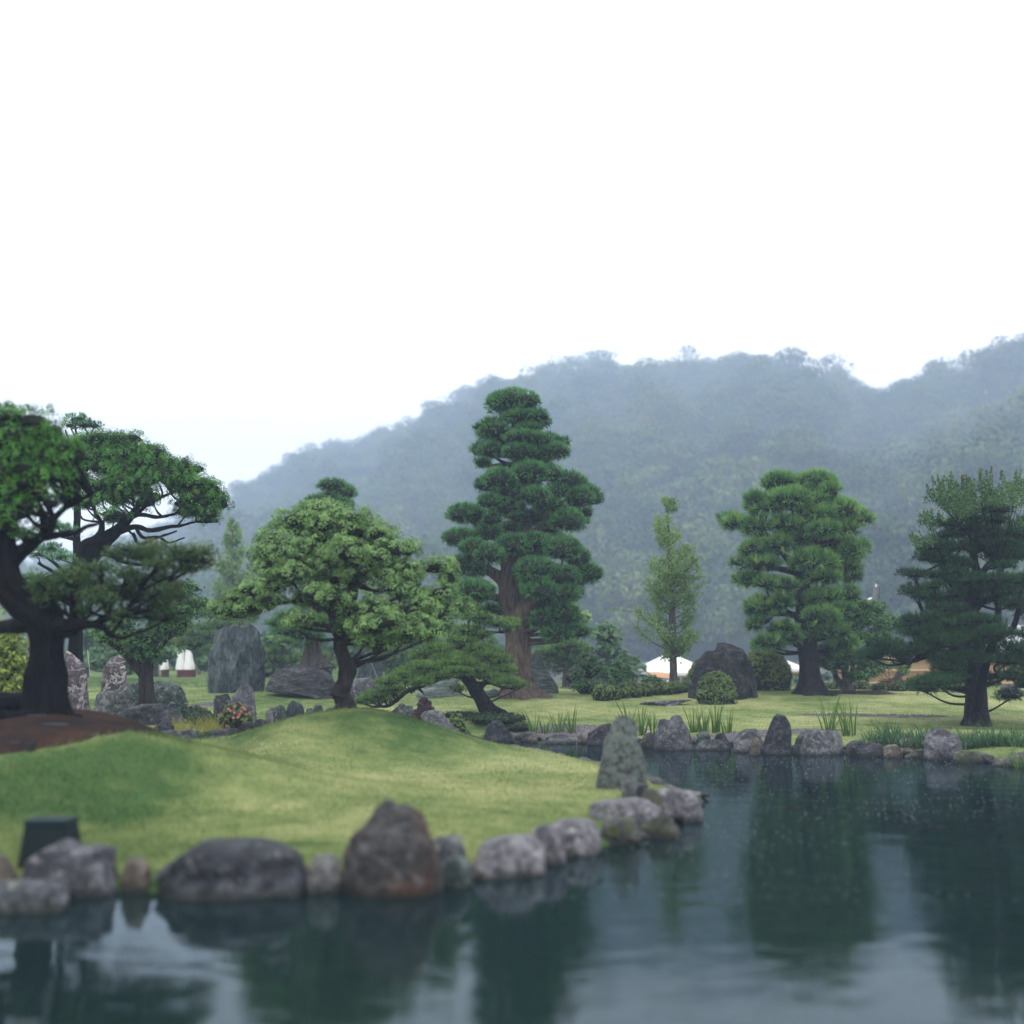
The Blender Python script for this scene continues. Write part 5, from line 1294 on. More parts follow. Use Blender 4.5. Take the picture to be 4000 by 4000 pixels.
for k, (px, top, hw, D) in enumerate([(60, 2480, 110, 84), (210, 2500, 100, 90), (480, 2500, 90, 95), (700, 2500, 90, 98), (860, 2540, 80, 90), (1010, 2490, 90, 100), (1230, 2500, 90, 98), (1360, 2520, 80, 95), (1540, 2500, 90, 98), (1710, 2520, 80, 96), (1840, 2540, 80, 92), (1990, 2520, 90, 96), (2110, 2500, 90, 92), (-120, 2470, 120, 88), (-320, 2450, 120, 85)]):
    bg_tree('leafy_tree', rank([60,210,480,700,860,1010,1230,1360,1540,1710,1840,1990,2110,-120,-320], k) + " tree from the left in the blurred back row beyond the left lawn", px, 2650, top, hw, 'far', [L_broad, L_mid][k % 2], D, 330 + k, group="back row of trees beyond the left lawn", trunk_h=0.1, vr=0.6)
for k, (px, top, hw, D, by) in enumerate([(2620, 2560, 80, 90, 2720), (2780, 2540, 80, 95, 2715), (3010, 2520, 80, 92, 2715), (3180, 2540, 80, 88, 2720), (3400, 2540, 70, 84, 2720), (3560, 2530, 80, 88, 2720), (3760, 2520, 80, 86, 2720), (3930, 2500, 80, 84, 2720), (4120, 2480, 100, 84, 2720)]):
    bg_tree('leafy_tree', ORD[k] + " hazy tree from the left at the hill's foot beyond tents and fence", px, by, top, hw, 'far', [L_mid, L_broad][k % 2], D, 350 + k, group="trees at the foot of the hill", trunk_h=0.1, vr=0.6)

# --- slender trees with visible branches
def slender(label, D, trunk, prof, leaf, bark, seed, nb=90, leaves=46, L=0.07, up=0.9, top=None, name='slender_tree'):
    rs = np.random.default_rng(seed)
    TP, TR = trunk_pts(D, trunk)
    t = thing(name, label, 'tree', TP[0])
    a = Acc(); add_tube(a, TP, TR, seg=12, k=6, rough=0.2, flute=0.05); a.part('trunk', t, [bark])
    ax, rr = resample(TP, TR, 8)
    ys = np.array([p[1] for p in trunk])
    pys = np.array([p[0] for p in prof]); pw = np.array([p[1] for p in prof])
    br, lf = Acc(), Acc()
    for k in range(nb):
        py = rs.uniform(pys.min(), pys.max())
        w = np.interp(py, pys, pw) * M(D) * rs.uniform(0.6, 1.05)
        zt = W(2000, py, D)[2]
        end_z = zt; start_z = zt - w * up
        i = int(np.abs(ax[:, 2] - start_z).argmin()); q = ax[i]
        az = rs.uniform(0, 2 * math.pi)
        e = np.array([q[0] + math.cos(az) * w, q[1] + math.sin(az) * w, end_z])
        mid = q * 0.45 + e * 0.55 + np.array([0, 0, -0.12 * w])
        r0 = min(0.035, 0.012 + w * 0.012)
        P, R = resample([q, mid, e], [r0, r0 * 0.6, r0 * 0.2], 4)
        add_tube(br, [q, mid, e], [r0, r0 * 0.6, r0 * 0.2], seg=5, k=4)
        m = int(leaves * (0.4 + w))
        tt = rs.uniform(0.3, 1.0, m) ** 0.8 * (len(P) - 1)
        i0 = np.minimum(tt.astype(int), len(P) - 2)
        pp = P[i0] + (P[i0 + 1] - P[i0]) * (tt - i0)[:, None] + rs.normal(size=(m, 3)) * (0.05 + 0.10 * w)
        for f in range(3):
            c = P[int(len(P) * (0.45 + 0.18 * f))] + 0
            ee = c + np.array([rs.normal() * w * .3, rs.normal() * w * .3, abs(rs.normal()) * w * 0.3])
            add_tube(br, [c, ee], [r0 * .4, r0 * .12], seg=4, k=2)
            mm = m // 3
            pp = np.concatenate([pp, c + (ee - c) * rs.random((mm, 1)) + rs.normal(size=(mm, 3)) * 0.06])
        nn = nrm(rs.normal(size=pp.shape) + (0, 0, 0.5)); tg = nrm(np.cross(nn, rs.normal(size=pp.shape))); b = np.cross(nn, tg)
        l = L * rs.uniform(0.6, 1.3, len(pp))[:, None]
        V = np.stack([pp - tg * l, pp + b * l * .55, pp + tg * l, pp - b * l * .55], 1).reshape(-1, 3)
        rn = np.clip(0.5 + rs.normal() * 0.15 + rs.normal(size=len(pp)) * 0.15, 0, 1)
        lf.add(V, np.arange(len(V)).reshape(-1, 4), 0, tip=np.tile([0.3, 0.6, 1, 0.6], len(pp)), rnd=np.repeat(rn, 4))
    o = br.part('branches', t, [bark]); o['kind'] = 'stuff'
    lf.part('crown', t, [leaf])
    return t
slender("slender pale green tree with sparse upswept branches in front of the white tent", 50.0,
  [(2632,2705,19),(2632,2660,15),(2630,2560,14),(2627,2460,13),(2625,2350,11),(2622,2250,10),(2615,2150,8),(2610,2060,5),(2608,1960,2)],
  [(1940,24),(1970,40),(2010,80),(2060,100),(2090,80),(2130,110),(2180,130),(2230,105),(2280,115),(2310,80),(2340,100),(2370,150),(2410,140),(2450,160),(2470,120),(2490,50),(2560,70)], L_light, B_grey, 401, nb=90, leaves=48, L=0.064, up=0.75)
slender("hazy feathery slender tree between the old junipers and the twisted juniper", 84.0,
  [(906,2660,16),(908,2500,13),(912,2350,11),(912,2200,8),(910,2100,5),(908,2020,2)],
  [(2025,12),(2080,40),(2150,60),(2220,72),(2300,82),(2400,100),(2480,110)], L_light, B_grey, 402, nb=110, leaves=26, L=0.13, up=0.9)

# --- crape myrtle behind the dark pine
def myrtle():
    rs = np.random.default_rng(77); D = 36.0
    tr = [(3815,2780,20),(3850,2600,16),(3895,2450,14),(3900,2320,12),(3905,2220,9)]
    TP, TR = trunk_pts(D, tr)
    t = thing('myrtle_tree', "upright-shooting tree with small leaves and reddish tips rising behind the dark pine", 'tree', TP[0])
    a = Acc(); add_tube(a, TP, TR, seg=12, k=5, rough=.2); a.part('trunk', t, [B_dark])
    a = Acc(); P_, R_ = trunk_pts(D, [(3893,2500,10),(3950,2460,11),(3975,2400,10),(3992,2300,8),(4020,2180,5)]); add_tube(a, P_, R_, seg=10, k=4); a.part('branch', t, [B_dark])
    a = Acc(); P_, R_ = trunk_pts(D, [(3890,2480,9),(3770,2480,8),(3735,2430,7),(3720,2300,4)]); add_tube(a, P_, R_, seg=10, k=4); a.part('branch', t, [B_dark])
    shoots = [(3300 + a / 2.76, 1750 + b / 2.76, c / 2.76, d / 2.76) for a, b, c, d in [(935,300,1050,600),(995,290,1080,620),(1050,330,1110,640),(1145,240,1150,600),(1110,320,1180,680),(1200,340,1220,700),(1280,280,1260,640),(1310,290,1330,660),(1360,340,1370,640),(1450,210,1480,600),(1500,300,1500,620),
        (1580,200,1560,580),(1560,330,1600,640),(1640,430,1640,640),(1720,320,1780,600),(1770,400,1800,640),(1850,250,1820,560),(1900,235,1850,600),(1920,320,1900,620),(840,650,900,830),(930,640,950,850),(1010,680,980,860),(870,720,930,860),(720,930,830,1080),(800,900,860,1060),
        (905,880,910,1040),(970,900,950,1050),(1060,360,1000,560),(960,480,1100,640),(1250,430,1200,700),(1400,420,1420,700),(1330,500,1300,740),(1120,480,1240,760),(1700,480,1720,700),(1750,700,1850,900),(1800,780,1760,860),(1850,700,1900,880),(1500,480,1480,640),(1180,560,1200,760),(1600,520,1570,650)]]
    lf, br = Acc(), Acc()
    for (x0, y0, w_, h_) in shoots:
        # zl turned the second point into extents: rebuild it
        x1, y1 = 3300 + w_, 1750 + h_
        d = D + rs.uniform(-1.2, 1.2)
        tip, root = W(x0, y0, d), W(x1, y1, d)
        q = nearest_on(np.concatenate([resample(TP, TR, 6)[0], P_]), root, 0.4)
        add_tube(br, [q, root + (0, 0, -.1), (root + tip) / 2 + rs.normal(size=3) * .05, tip], [0.009, 0.008, 0.006, 0.003], seg=5, k=3)
        Ln = np.linalg.norm(tip - root)
        for f in range(4):
            off = rs.normal(size=3) * (0.16, 0.25, 0.05)
            a0, a1 = root + off * 1.3 + (tip - root) * rs.uniform(0, .3), root + off + (tip - root) * rs.uniform(.5, 1.0)
            if f == 0: a0, a1 = root, tip
            m = int(np.linalg.norm(a1 - a0) * 130)
            u = rs.random((m, 1)); pp = a0 + (a1 - a0) * u + rs.normal(size=(m, 3)) * 0.055 * (1.2 - u)
            nn = nrm(rs.normal(size=pp.shape) + (0, 0, .3)); tg = nrm(np.cross(nn, rs.normal(size=pp.shape))); b = np.cross(nn, tg)
            l = 0.042 * rs.uniform(.6, 1.3, m)[:, None]
            V = np.stack([pp - tg * l, pp + b * l * .6, pp + tg * l, pp - b * l * .6], 1).reshape(-1, 3)
            rn = np.clip(0.45 + rs.normal(size=m) * .15 + np.where(u[:, 0] > 0.85, 0.35, 0) * (f == 0), 0, 1)
            lf.add(V, np.arange(len(V)).reshape(-1, 4), 0, tip=0.6, rnd=np.repeat(rn, 4))
    o = br.part('branches', t, [B_dark]); o['kind'] = 'stuff'
    lf.part('crown', t, [L_myrt])
myrtle()

# ------------------------------------------------------------------ bushes, hedges, ground cover
def bush(name, label, px, by, w, h, leaf, D=None, cat='bush', style='hedge', seed=0, group=None, ry=0.9, dens=1.0, partname=None):
    if D is None: D = hit(px, by)[1]
    rs = np.random.default_rng(900 + seed)
    m = M(D); rx, rz = w / 2 * m, h * m * 0.62
    yc = D + rx * ry * 0.6
    c = W(px, by, yc); g = gz(c[0], yc)
    top = W(px, by - h, yc)[2]
    rz = max(0.1, (top - g) * 0.80); cz_ = top - rz
    acc = Acc(); foliage(acc, (c[0], yc, cz_), (rx, rx * ry, max(rz, top - cz_)), style, rs, dens)
    V, F, A, mi = acc.get()
    return solo(name, V, F, [leaf, L_core], label=label, cat=cat, group=group, attrs=A, mi=mi)
bush('bush', "big yellow-green bush at the left picture edge behind the old juniper", 20, 2690, 200, 235, L_yel, D=27.5, style='broad', dens=2.2, seed=1)
bush('bush', "round clipped green bush in front of the black lava rock", 2799, 2733, 156, 108, L_hedge, D=44.2, seed=2, dens=1.3)
bush('bush', "large yellow-green bush behind the right side of the lava rock", 2990, 2725, 210, 200, L_yel, D=50, seed=3, dens=1.2)
bush('bush', "green bush behind the left shoulder of the lava rock", 2760, 2720, 150, 150, L_yel, D=51, seed=4, dens=1.2)
bush('bush', "small round green bush beside the white-striped grass", 1782, 2846, 72, 60, L_hedge, D=33.6, seed=5, dens=1.3)
bush('bush', "dark purple-leaved round bush behind the sloping grey stone", 1656, 2796, 94, 70, L_red, D=33.4, seed=6, dens=1.2)
GH = "clipped round bushes along the tan fence"
for k, (px, w, h, lab) in enumerate([(3245, 90, 42, "clipped bush left of the many-stemmed tree, by the fence"), (3360, 84, 46, "clipped bush just right of the many-stemmed tree, by the fence"),
     (3442, 78, 50, "clipped round bush below the bonsai's left side"), (3510, 78, 54, "clipped round bush below the bonsai's red bench"), (3580, 110, 60, "wide dark clipped bush left of the dark pine's low branches"), (3665, 80, 34, "low clipped bush behind the dark pine's low branches")]):
    bush('clipped_bush', lab, px, 2716 if k > 1 else 2706, w, h, L_hedge, D=50.5 if k > 1 else 53, seed=10 + k, group=GH, dens=0.8)
# long clipped hedge
rs = np.random.default_rng(31); acc = Acc()
for k in range(9):
    px = 2350 + k * 41; D = 44.6 + k * 0.48
    w, h = rs.uniform(62, 78), 62 - k * 2.2
    m = M(D); c = W(px, 2738 - k * 4.2, D + 0.4); rz = h * m * 0.6
    foliage(acc, (c[0], D + 0.4, gz(c[0], D) + h * m - rz), (w / 2 * m, 0.45, rz), 'hedge', rs, 1.1)
V, F, A, mi = acc.get()
solo('hedge', V, F, [L_hedge, L_core], label="long low clipped hedge running up to the black lava rock", cat='hedge', attrs=A, mi=mi)

def cover(label, spots, leaf, seed, style='hedge'):
    rs = np.random.default_rng(seed); acc = Acc()
    for (px, py, rpx, hpx, ry, D) in spots:
        x = W(px, py, D)[0]; m = M(D)
        foliage(acc, (x, D, gz(x, D)), (rpx * m, ry, hpx * m), style, rs, 1.0)
    V, F, A, mi = acc.get()
    solo('ground_cover', V, F, [leaf, L_core], kind='stuff', attrs=A, mi=mi)
L_cover = leafmat("ground_cover_leaf", (0.008, 0.026, 0.012), (0.040, 0.080, 0.030))
cover("", [(420, 2780, 95, 26, 0.7, 31.5), (490, 2775, 70, 22, 0.6, 32.5), (380, 2790, 60, 22, .6, 30.5)], L_cover, 41)
cover("", [(745, 2790, 75, 40, 0.9, 31.0), (790, 2805, 50, 26, 0.7, 30.2), (700, 2770, 50, 34, 0.7, 32)], L_cover, 42)
cover("", [(1930, 2812, 120, 20, 0.9, 37.6), (2020, 2816, 50, 16, 0.6, 37.2), (1800, 2800, 60, 12, 0.6, 38.2)], L_cover, 43)

# azalea with pink flowers
hA = 30.4
az = bush('azalea_bush', "dome-shaped azalea bush dotted with pink flowers in the left rock garden", 917, 2838, 136, 86, L_hedge, D=29.6, seed=21, dens=1.5)
BASE[az.name] = np.array(az.location)
M_pink = plain("pink_petals", (0.78, 0.20, 0.34), 0.5, var=0.1)
for px, py in [(870,2790),(893,2768),(918,2760),(935,2790),(942,2778),(950,2761),(958,2770),(962,2790),(912,2803),(915,2782),(855,2792),(858,2800),(886,2834),(900,2775),(930,2800),(975,2783),(880,2815)]:
    d = 29.42 + 0.45 * (abs(px - 917) / 68) ** 2
    c = W(px, py, d)
    V = [c]; F = []
    for k in range(5):
        a = k * 1.257; u = np.array([math.cos(a), -0.25, math.sin(a)]) * 0.030; v = np.array([math.cos(a + .9), -0.2, math.sin(a + .9)]) * 0.028
        V += [c + u, c + (u + v) * 0.72 + (0, -.01, 0), c + v]; n0 = 1 + 3 * k
        F += [(0, n0, n0 + 1, n0 + 2)]
    part('flower', az, np.array(V), np.array(F), M_pink)

# ------------------------------------------------------------------ bladed plants
def blades(acc, x, y, z, n, L, w, spread, droop, rs, r0=0.06, mat=0):
    k = 5
    az = rs.uniform(0, 2 * math.pi, n); tl = np.abs(rs.normal(size=n)) * spread
    Ls = L * rs.uniform(0.55, 1.1, n); ws = w * rs.uniform(0.7, 1.2, n)
    p = np.stack([x + np.cos(az) * r0 * rs.random(n), y + np.sin(az) * r0 * rs.random(n), np.full(n, z) - 0.02], -1)
    face = rs.uniform(0, math.pi, n); side = np.stack([np.cos(face), np.sin(face), 0 * face], -1)
    V = []
    for i in range(k):
        s = i / (k - 1)
        ww = ws * (1.0 if i == 0 else (1 - s ** 2.2) + 0.03)
        V.append(np.stack([p - side * ww[:, None] / 2, p + side * ww[:, None] / 2], 1))
        a = tl + droop * s * (0.5 + tl)
        d = np.stack([np.cos(az) * np.sin(a), np.sin(az) * np.sin(a), np.cos(a)], -1)
        p = p + d * (Ls / (k - 1))[:, None]
    V = np.stack(V, 1).reshape(n, 2 * k, 3)
    F = np.array([(2*i, 2*i+1, 2*i+3, 2*i+2) for i in range(k - 1)])
    Fa = (F[None] + (np.arange(n) * 2 * k)[:, None, None]).reshape(-1, 4)
    acc.add(V.reshape(-1, 3), Fa, mat, tip=np.tile(np.repeat(np.linspace(0, 1, k), 2), n), rnd=np.repeat(np.clip(rs.normal(0.5, .2, n), 0, 1), 2 * k))
L_iris = leafmat("iris_blade", (0.045, 0.110, 0.020), (0.150, 0.260, 0.060), trans=0.3)
L_lir = leafmat("liriope_blade", (0.018, 0.065, 0.028), (0.090, 0.200, 0.080), trans=0.2)
L_var = leafmat("striped_blade", (0.080, 0.140, 0.060), (0.480, 0.540, 0.400), trans=0.2)
L_ygr = leafmat("yellow_blade", (0.160, 0.180, 0.040), (0.420, 0.400, 0.110), trans=0.3)
def clump(name, label, group, px, py, n, L, w, spread, droop, leaf, seed, r0=0.08, D=None, cat='plant'):
    rs = np.random.default_rng(seed)
    h = hit(px, py, 0) if D is None else np.array([W(px, py, D)[0], D, 0])
    z = gz(h[0], h[1]); acc = Acc()
    blades(acc, h[0], h[1], z, n, L, w, spread, droop, rs, r0)
    return acc.solo(name, [leaf], label=label, cat=cat, group=group)
GI = "iris clumps along the far pond shore"
for k, (px, py, n, L, lab) in enumerate([(2085,2866,10,.55,"leftmost iris clump behind the low rounded shore rock"),(2130,2868,9,.45,"iris clump behind the right half of the low rounded shore rock"),(2185,2866,11,.55,"iris clump left of the dark boulder behind the standing stone"),
    (2235,2868,9,.72,"tall-bladed iris clump beside the gap left of the dark boulder"),(2505,2872,12,.80,"iris clump directly right of the lichen-covered standing stone"),(2548,2872,9,.55,"small iris clump just left of the twin-peaked boulder"),(2455,2850,7,.75,"iris blades showing behind the standing stone's top"),
    (2712,2862,14,.75,"iris clump just right of the twin-peaked boulder"),(2752,2862,14,.65,"iris clump behind the rounded dark green stone"),(2795,2862,16,.80,"tallest iris clump left of the upright shore stone"),(2838,2868,10,.55,"leaning iris clump beside the low dark purple boulder"),
    (3238,2872,10,.95,"upright iris clump behind the long flat-topped block"),(3300,2876,10,.75,"loose iris clump behind the small folded dark stone"),(3330,2874,7,.85,"thin iris blades left of the wide grass tufts")]):
    clump('iris_plant', lab, GI, px, py, n + 4, L * 1.3, 0.040, 0.26, 0.5, L_iris, 500 + k, 0.14)
for k, (px, py, L, D, lab) in enumerate([(3990, 2935, 1.15, 27.2, "large iris clump at the right picture edge"), (4075, 2925, 1.2, 26.8, "iris clump just beyond the right picture edge")]):
    clump('iris_plant', lab, GI, px, py, 26, L, 0.042, 0.42, 0.5, L_iris, 530 + k, 0.16, D=D)
GL = "dark grass tufts behind the right shore stones"
for k, px in enumerate(range(3385, 3990, 42)):
    clump('grass_tuft', ORD[k] + " dark arching grass tuft from the left in the right shore's front row", GL, px + (k * 37 % 17), 2895 + (px - 3385) * 0.03, 80, 0.45 + 0.3 * ((k * 7) % 5) / 4, 0.018, 0.55, 1.3, L_lir, 600 + k, 0.20, D=31.2 - (px - 3385) * 0.003)
    clump('grass_tuft', ORD[k] + " dark arching grass tuft from the left in the right shore's rear row", GL, px + 20, 2885, 60, 0.40 + 0.3 * ((k * 3) % 4) / 3, 0.018, 0.55, 1.3, L_lir, 640 + k, 0.22, D=32.2 - (px - 3385) * 0.003)
GS = "white-striped grass tufts under the leaning pine"
for k, (px, D) in enumerate([(1815,34.6),(1850,35.2),(1885,35.4),(1925,35.6),(1965,35.4),(2010,35.6),(2045,35.6),(2075,35.8),(1835,35.9),(2030,36.2)]):
    clump('striped_grass_tuft', rank([1815,1850,1885,1925,1965,2010,2045,2075,1835,2030], k) + " white-striped grass tuft from the left between shore rocks and leaning pine", GS, px, 2850, 46, 0.42, 0.016, 0.6, 1.2, L_var, 700 + k, 0.14, D=D)
for k, (px, D) in enumerate([(2820,32.6),(2862,32.4),(2895,32.4)]):
    clump('striped_grass_tuft', ["left", "middle", "right"][k] + " one of three pale striped grass tufts behind the low dark purple boulder", "pale grass tufts near the upright shore stone", px, 2850, 40, 0.30, 0.014, 0.6, 1.2, L_var, 720 + k, 0.14, D=D)
GY = "yellow grass tufts in the left rock garden"
for k, (px, py, D) in enumerate([(562,2835,26.8),(582,2838,26.8),(690,2840,28.6),(715,2842,28.4),(742,2845,28.4),(768,2845,28.4),(795,2842,28.5),(822,2838,28.7),(845,2832,29.0),(700,2830,29.2),(760,2830,29.2),(810,2825,29.4),(835,2815,29.8)]):
    clump('yellow_grass_tuft', rank([562,582,690,715,742,768,795,822,845,700,760,810,835], k) + " bright yellow-green grass tuft from the left among the left garden's rocks", GY, px, py, 80, 0.36, 0.010, 0.5, 1.1, L_ygr, 740 + k, 0.14, D=D)
clump('grass_tuft', "bluish green grass tuft in front of the dark ledge rock", None, 790, 2880, 60, 0.28, 0.012, 0.6, 1.0, L_lir, 770, 0.2, D=27.2)
clump('grass_tuft', "green grass growing at the foot of the tall upright shore stone", None, 3040, 2915, 50, 0.25, 0.010, 0.4, 0.8, L_iris, 771, 0.15, D=30.3)

# ------------------------------------------------------------------ lawn grass
rs = np.random.default_rng(9)
n = 330000
dmin, dmax = 12.6, 62.0
D = 1 / (rs.random(n) * (1 / dmin - 1 / dmax) + 1 / dmax)
px = rs.uniform(-700, 4700, n)
x = D * (px - 2000) / FP / CP; y = D
sd = sdist(x, y)
soil = ((x + 8.6) / 3.0) ** 2 + ((y - 20.9) / 3.0) ** 2 + rs.normal(size=n) * 0.10 + 0.5 * (fbm(np.stack([x * 1.4, y * 1.4, 0 * x + 7], -1), 3) - 0.5)
h_ = W(1335, 2772, 27.5)
mul_ = ((x + 3.75) / 1.0) ** 2 + ((y - 27.6) / 1.05) ** 2
ok = (sd > 0.12) & (soil > 1) & ((y < 62) | (x < 2))
for (cx, cy, rx, ry, rot) in PATCH:
    dx, dy = x - cx, y - cy
    u = (dx * math.cos(rot) + dy * math.sin(rot)) / rx; v = (-dx * math.sin(rot) + dy * math.cos(rot)) / ry
    ok &= (u * u + v * v) > 0.85
x, y, D = x[ok], y[ok], D[ok]; z = ground(x, y); n = len(x)
az = rs.uniform(0, 6.283, n); tilt = np.abs(rs.normal(size=n)) * 0.55
L = (0.026 + D * 0.0007) * rs.uniform(0.5, 1.4, n) * (0.8 + 0.7 * fbm(np.stack([x, y, 0 * x], -1) * 0.8, 2)); w = 0.006 + D * 0.00035
d = np.stack([np.cos(az) * np.sin(tilt), np.sin(az) * np.sin(tilt), np.cos(tilt)], -1)
f = az + 1.57; s_ = np.stack([np.cos(f), np.sin(f), 0 * f], -1) * (w / 2)[:, None]
p = np.stack([x, y, z - 0.005], -1)
tf_ = turf(x, y); L = L * (0.8 + 0.6 * tf_)
V = np.stack([p - s_, p + s_, p + d * L[:, None]], 1).reshape(-1, 3)
solo('grass', V, np.arange(len(V)).reshape(-1, 3), M_blade, kind='stuff', smooth=False, base=np.zeros(3), attrs={'turf': np.repeat(tf_, 3)})
# tiny white clover heads on the turf
M_white = plain("white_petals", (0.8, 0.8, 0.78), 0.6, var=0.03)
pts = []
for (px, py, sx, sy, m) in [(1030,2910,55,14,12)]:
    for k in range(m):
        h = hit(px + rs.normal() * sx * .6, py + rs.normal() * sy * .6); pts.append(h)
pts = np.array(pts)
V = (oc[None] * 0.010 + pts[:, None] + (0, 0, 0.05)).reshape(-1, 3)
solo('clover_flowers', V, (of[None] + (np.arange(len(pts)) * 6)[:, None, None]).reshape(-1, 3), M_white, kind='stuff')

# rain drops striking the pond
M_drop = plain("splash", (0.30, 0.36, 0.40), 0.2, var=0.02)
n = 4200
D = rs.uniform(12.5, 30, n); px = rs.uniform(1900, 4600, n); x = D * (px - 2000) / FP / CP
ok = sdist(x, D) < -0.25
dens = fbm(np.stack([x, D, 0 * x], -1) * 0.35, 2) > rs.uniform(0.2, 0.75, n)
x, y = x[ok & dens], D[ok & dens]; n = len(x)
s = rs.uniform(0.004, 0.009, n)
V = (oc[None] * s[:, None, None] * (1.3, 1.3, 1.0) + np.stack([x, y, 0 * x + 0.004], -1)[:, None]).reshape(-1, 3)
solo('raindrop_splashes', V, (of[None] + (np.arange(n) * 6)[:, None, None]).reshape(-1, 3), M_drop, kind='stuff')

# ------------------------------------------------------------------ koi
M_koi = plain("koi_skin", (0.70, 0.13, 0.035), 0.4, var=0.3, scale=9)
M_koi2 = plain("pale_koi_skin", (0.55, 0.22, 0.10), 0.4, var=0.5, scale=5)
def koi(label, px, py, L, ang, mat):
    x, y = flat(px, py)
    t = thing('koi_fish', label, 'fish', (x, y, -0.10))
    n = 14; s = np.linspace(0, 1, n)
    prof = np.interp(s, [0, .06, .2, .4, .65, .85, 1], [.01, .045, .075, .085, .06, .03, .02]) * L / 0.6 * 0.75
    cl = np.stack([(s - .45) * L, 0.03 * np.sin(s * 4), 0 * s], -1)
    c, si = math.cos(ang), math.sin(ang); Rm = np.array([[c, si, 0], [-si, c, 0], [0, 0, 1]])
    V, F, cf = tube(cl, prof, seg=10, k=1)
    part('body', t, (V @ Rm) + (x, y, -0.10), [cf, F], mat)
    for nm, P in (('tail_fin', [(.52*L,.02,0),(.72*L,.02,.07),(.66*L,.02,0),(.72*L,.02,-.07)]), ('side_fin', [(-.2*L,.05,0),(-.08*L,.05,0),(-.05*L,.15,-.01),(-.12*L,.14,-.01)]), ('side_fin', [(-.2*L,-.05,0),(-.08*L,-.05,0),(-.05*L,-.15,-.01),(-.12*L,-.14,-.01)])):
        part(nm, t, np.array(P) @ Rm + (x, y, -0.10), np.array([(0,1,2,3)]), mat)
koi("orange koi just under the water in the middle of the pond", 3098, 3135, 0.46, 0.25, M_koi)
koi("long faint pinkish koi under the water farther right", 3590, 3207, 0.75, -0.05, M_koi2)

# ------------------------------------------------------------------ built things
M_cloth = plain("white_canvas", (0.80, 0.80, 0.79), 0.7, var=0.03)
M_amber = plain("amber_canvas", (0.55, 0.33, 0.10), 0.7)
M_steel = plain("white_steel", (0.5, 0.5, 0.5), 0.4)
M_redw = plain("dark_red_boards", (0.10, 0.030, 0.032), 0.6, var=0.25)
M_dgrey = plain("dark_metal", (0.02, 0.025, 0.025), 0.4)
def bx_part(nm, t, c, s, m, rz=0.0):
    V, F = box(c, s, rz); return part(nm, t, V, F, m, smooth=False)

def tent(label, pxc, D, wpx, eave_py, peak_py, rz=0.5):
    m = M(D); c = W(pxc, eave_py, D); pk = W(pxc, peak_py, D)[2]; g = gz(c[0], D)
    hw = wpx * m / 2 / (math.cos(rz) + math.sin(rz)) * 1.0
    t = thing('market_tent', label, 'tent', (c[0], D, g))
    cr, sr = math.cos(rz), math.sin(rz)
    def R(x, y, z): return (c[0] + x * cr - y * sr, D + x * sr + y * cr, z)
    n = 7; V = []; F = []
    for i in range(n):
        s = i / (n - 1); z = c[2] + (pk - c[2]) * (1 - s) ** 1.08
        for (a, b) in ((-1,-1),(1,-1),(1,1),(-1,1)):
            V.append(R(a * hw * s, b * hw * s, z))
    for i in range(n - 1):
        for k in range(4):
            a, b = i * 4 + k, i * 4 + (k + 1) % 4
            F.append((a, b, b + 4, a + 4))
    part('canopy', t, np.array(V), np.array(F), M_cloth, smooth=False)
    for k, (a, b) in enumerate(((-1,-1),(1,-1),(1,1),(-1,1))):
        a2, b2 = ((-1,-1),(1,-1),(1,1),(-1,1))[(k + 1) % 4]
        V = np.array([R(a*hw, b*hw, c[2]), R(a2*hw, b2*hw, c[2]), R(a2*hw, b2*hw, c[2]-.16), R(a*hw, b*hw, c[2]-.16)])
        part('valance', t, V, np.array([(0,1,2,3)]), M_cloth)
        V, F2, cf = tube([R(a*hw*.97, b*hw*.97, g), R(a*hw*.97, b*hw*.97, c[2])], [0.03, 0.03], seg=8, k=1)
        part('pole', t, V, [cf, F2], M_steel)
    V = np.array([R(-hw*.98, -hw*.98, c[2]-.20), R(hw*.98, -hw*.98, c[2]-.20), R(hw*.98, -hw*.98, c[2]-.26), R(-hw*.98, -hw*.98, c[2]-.26)])
    part('awning_band', t, V, np.array([(0,1,2,3)]), M_amber)
tent("large white pyramid-roofed tent behind the slender tree", 2618, 72, 330, 2626, 2546, 0.42)
tent("second white tent mostly hidden behind the lava rock's bush", 3020, 74, 260, 2612, 2556, 0.5)

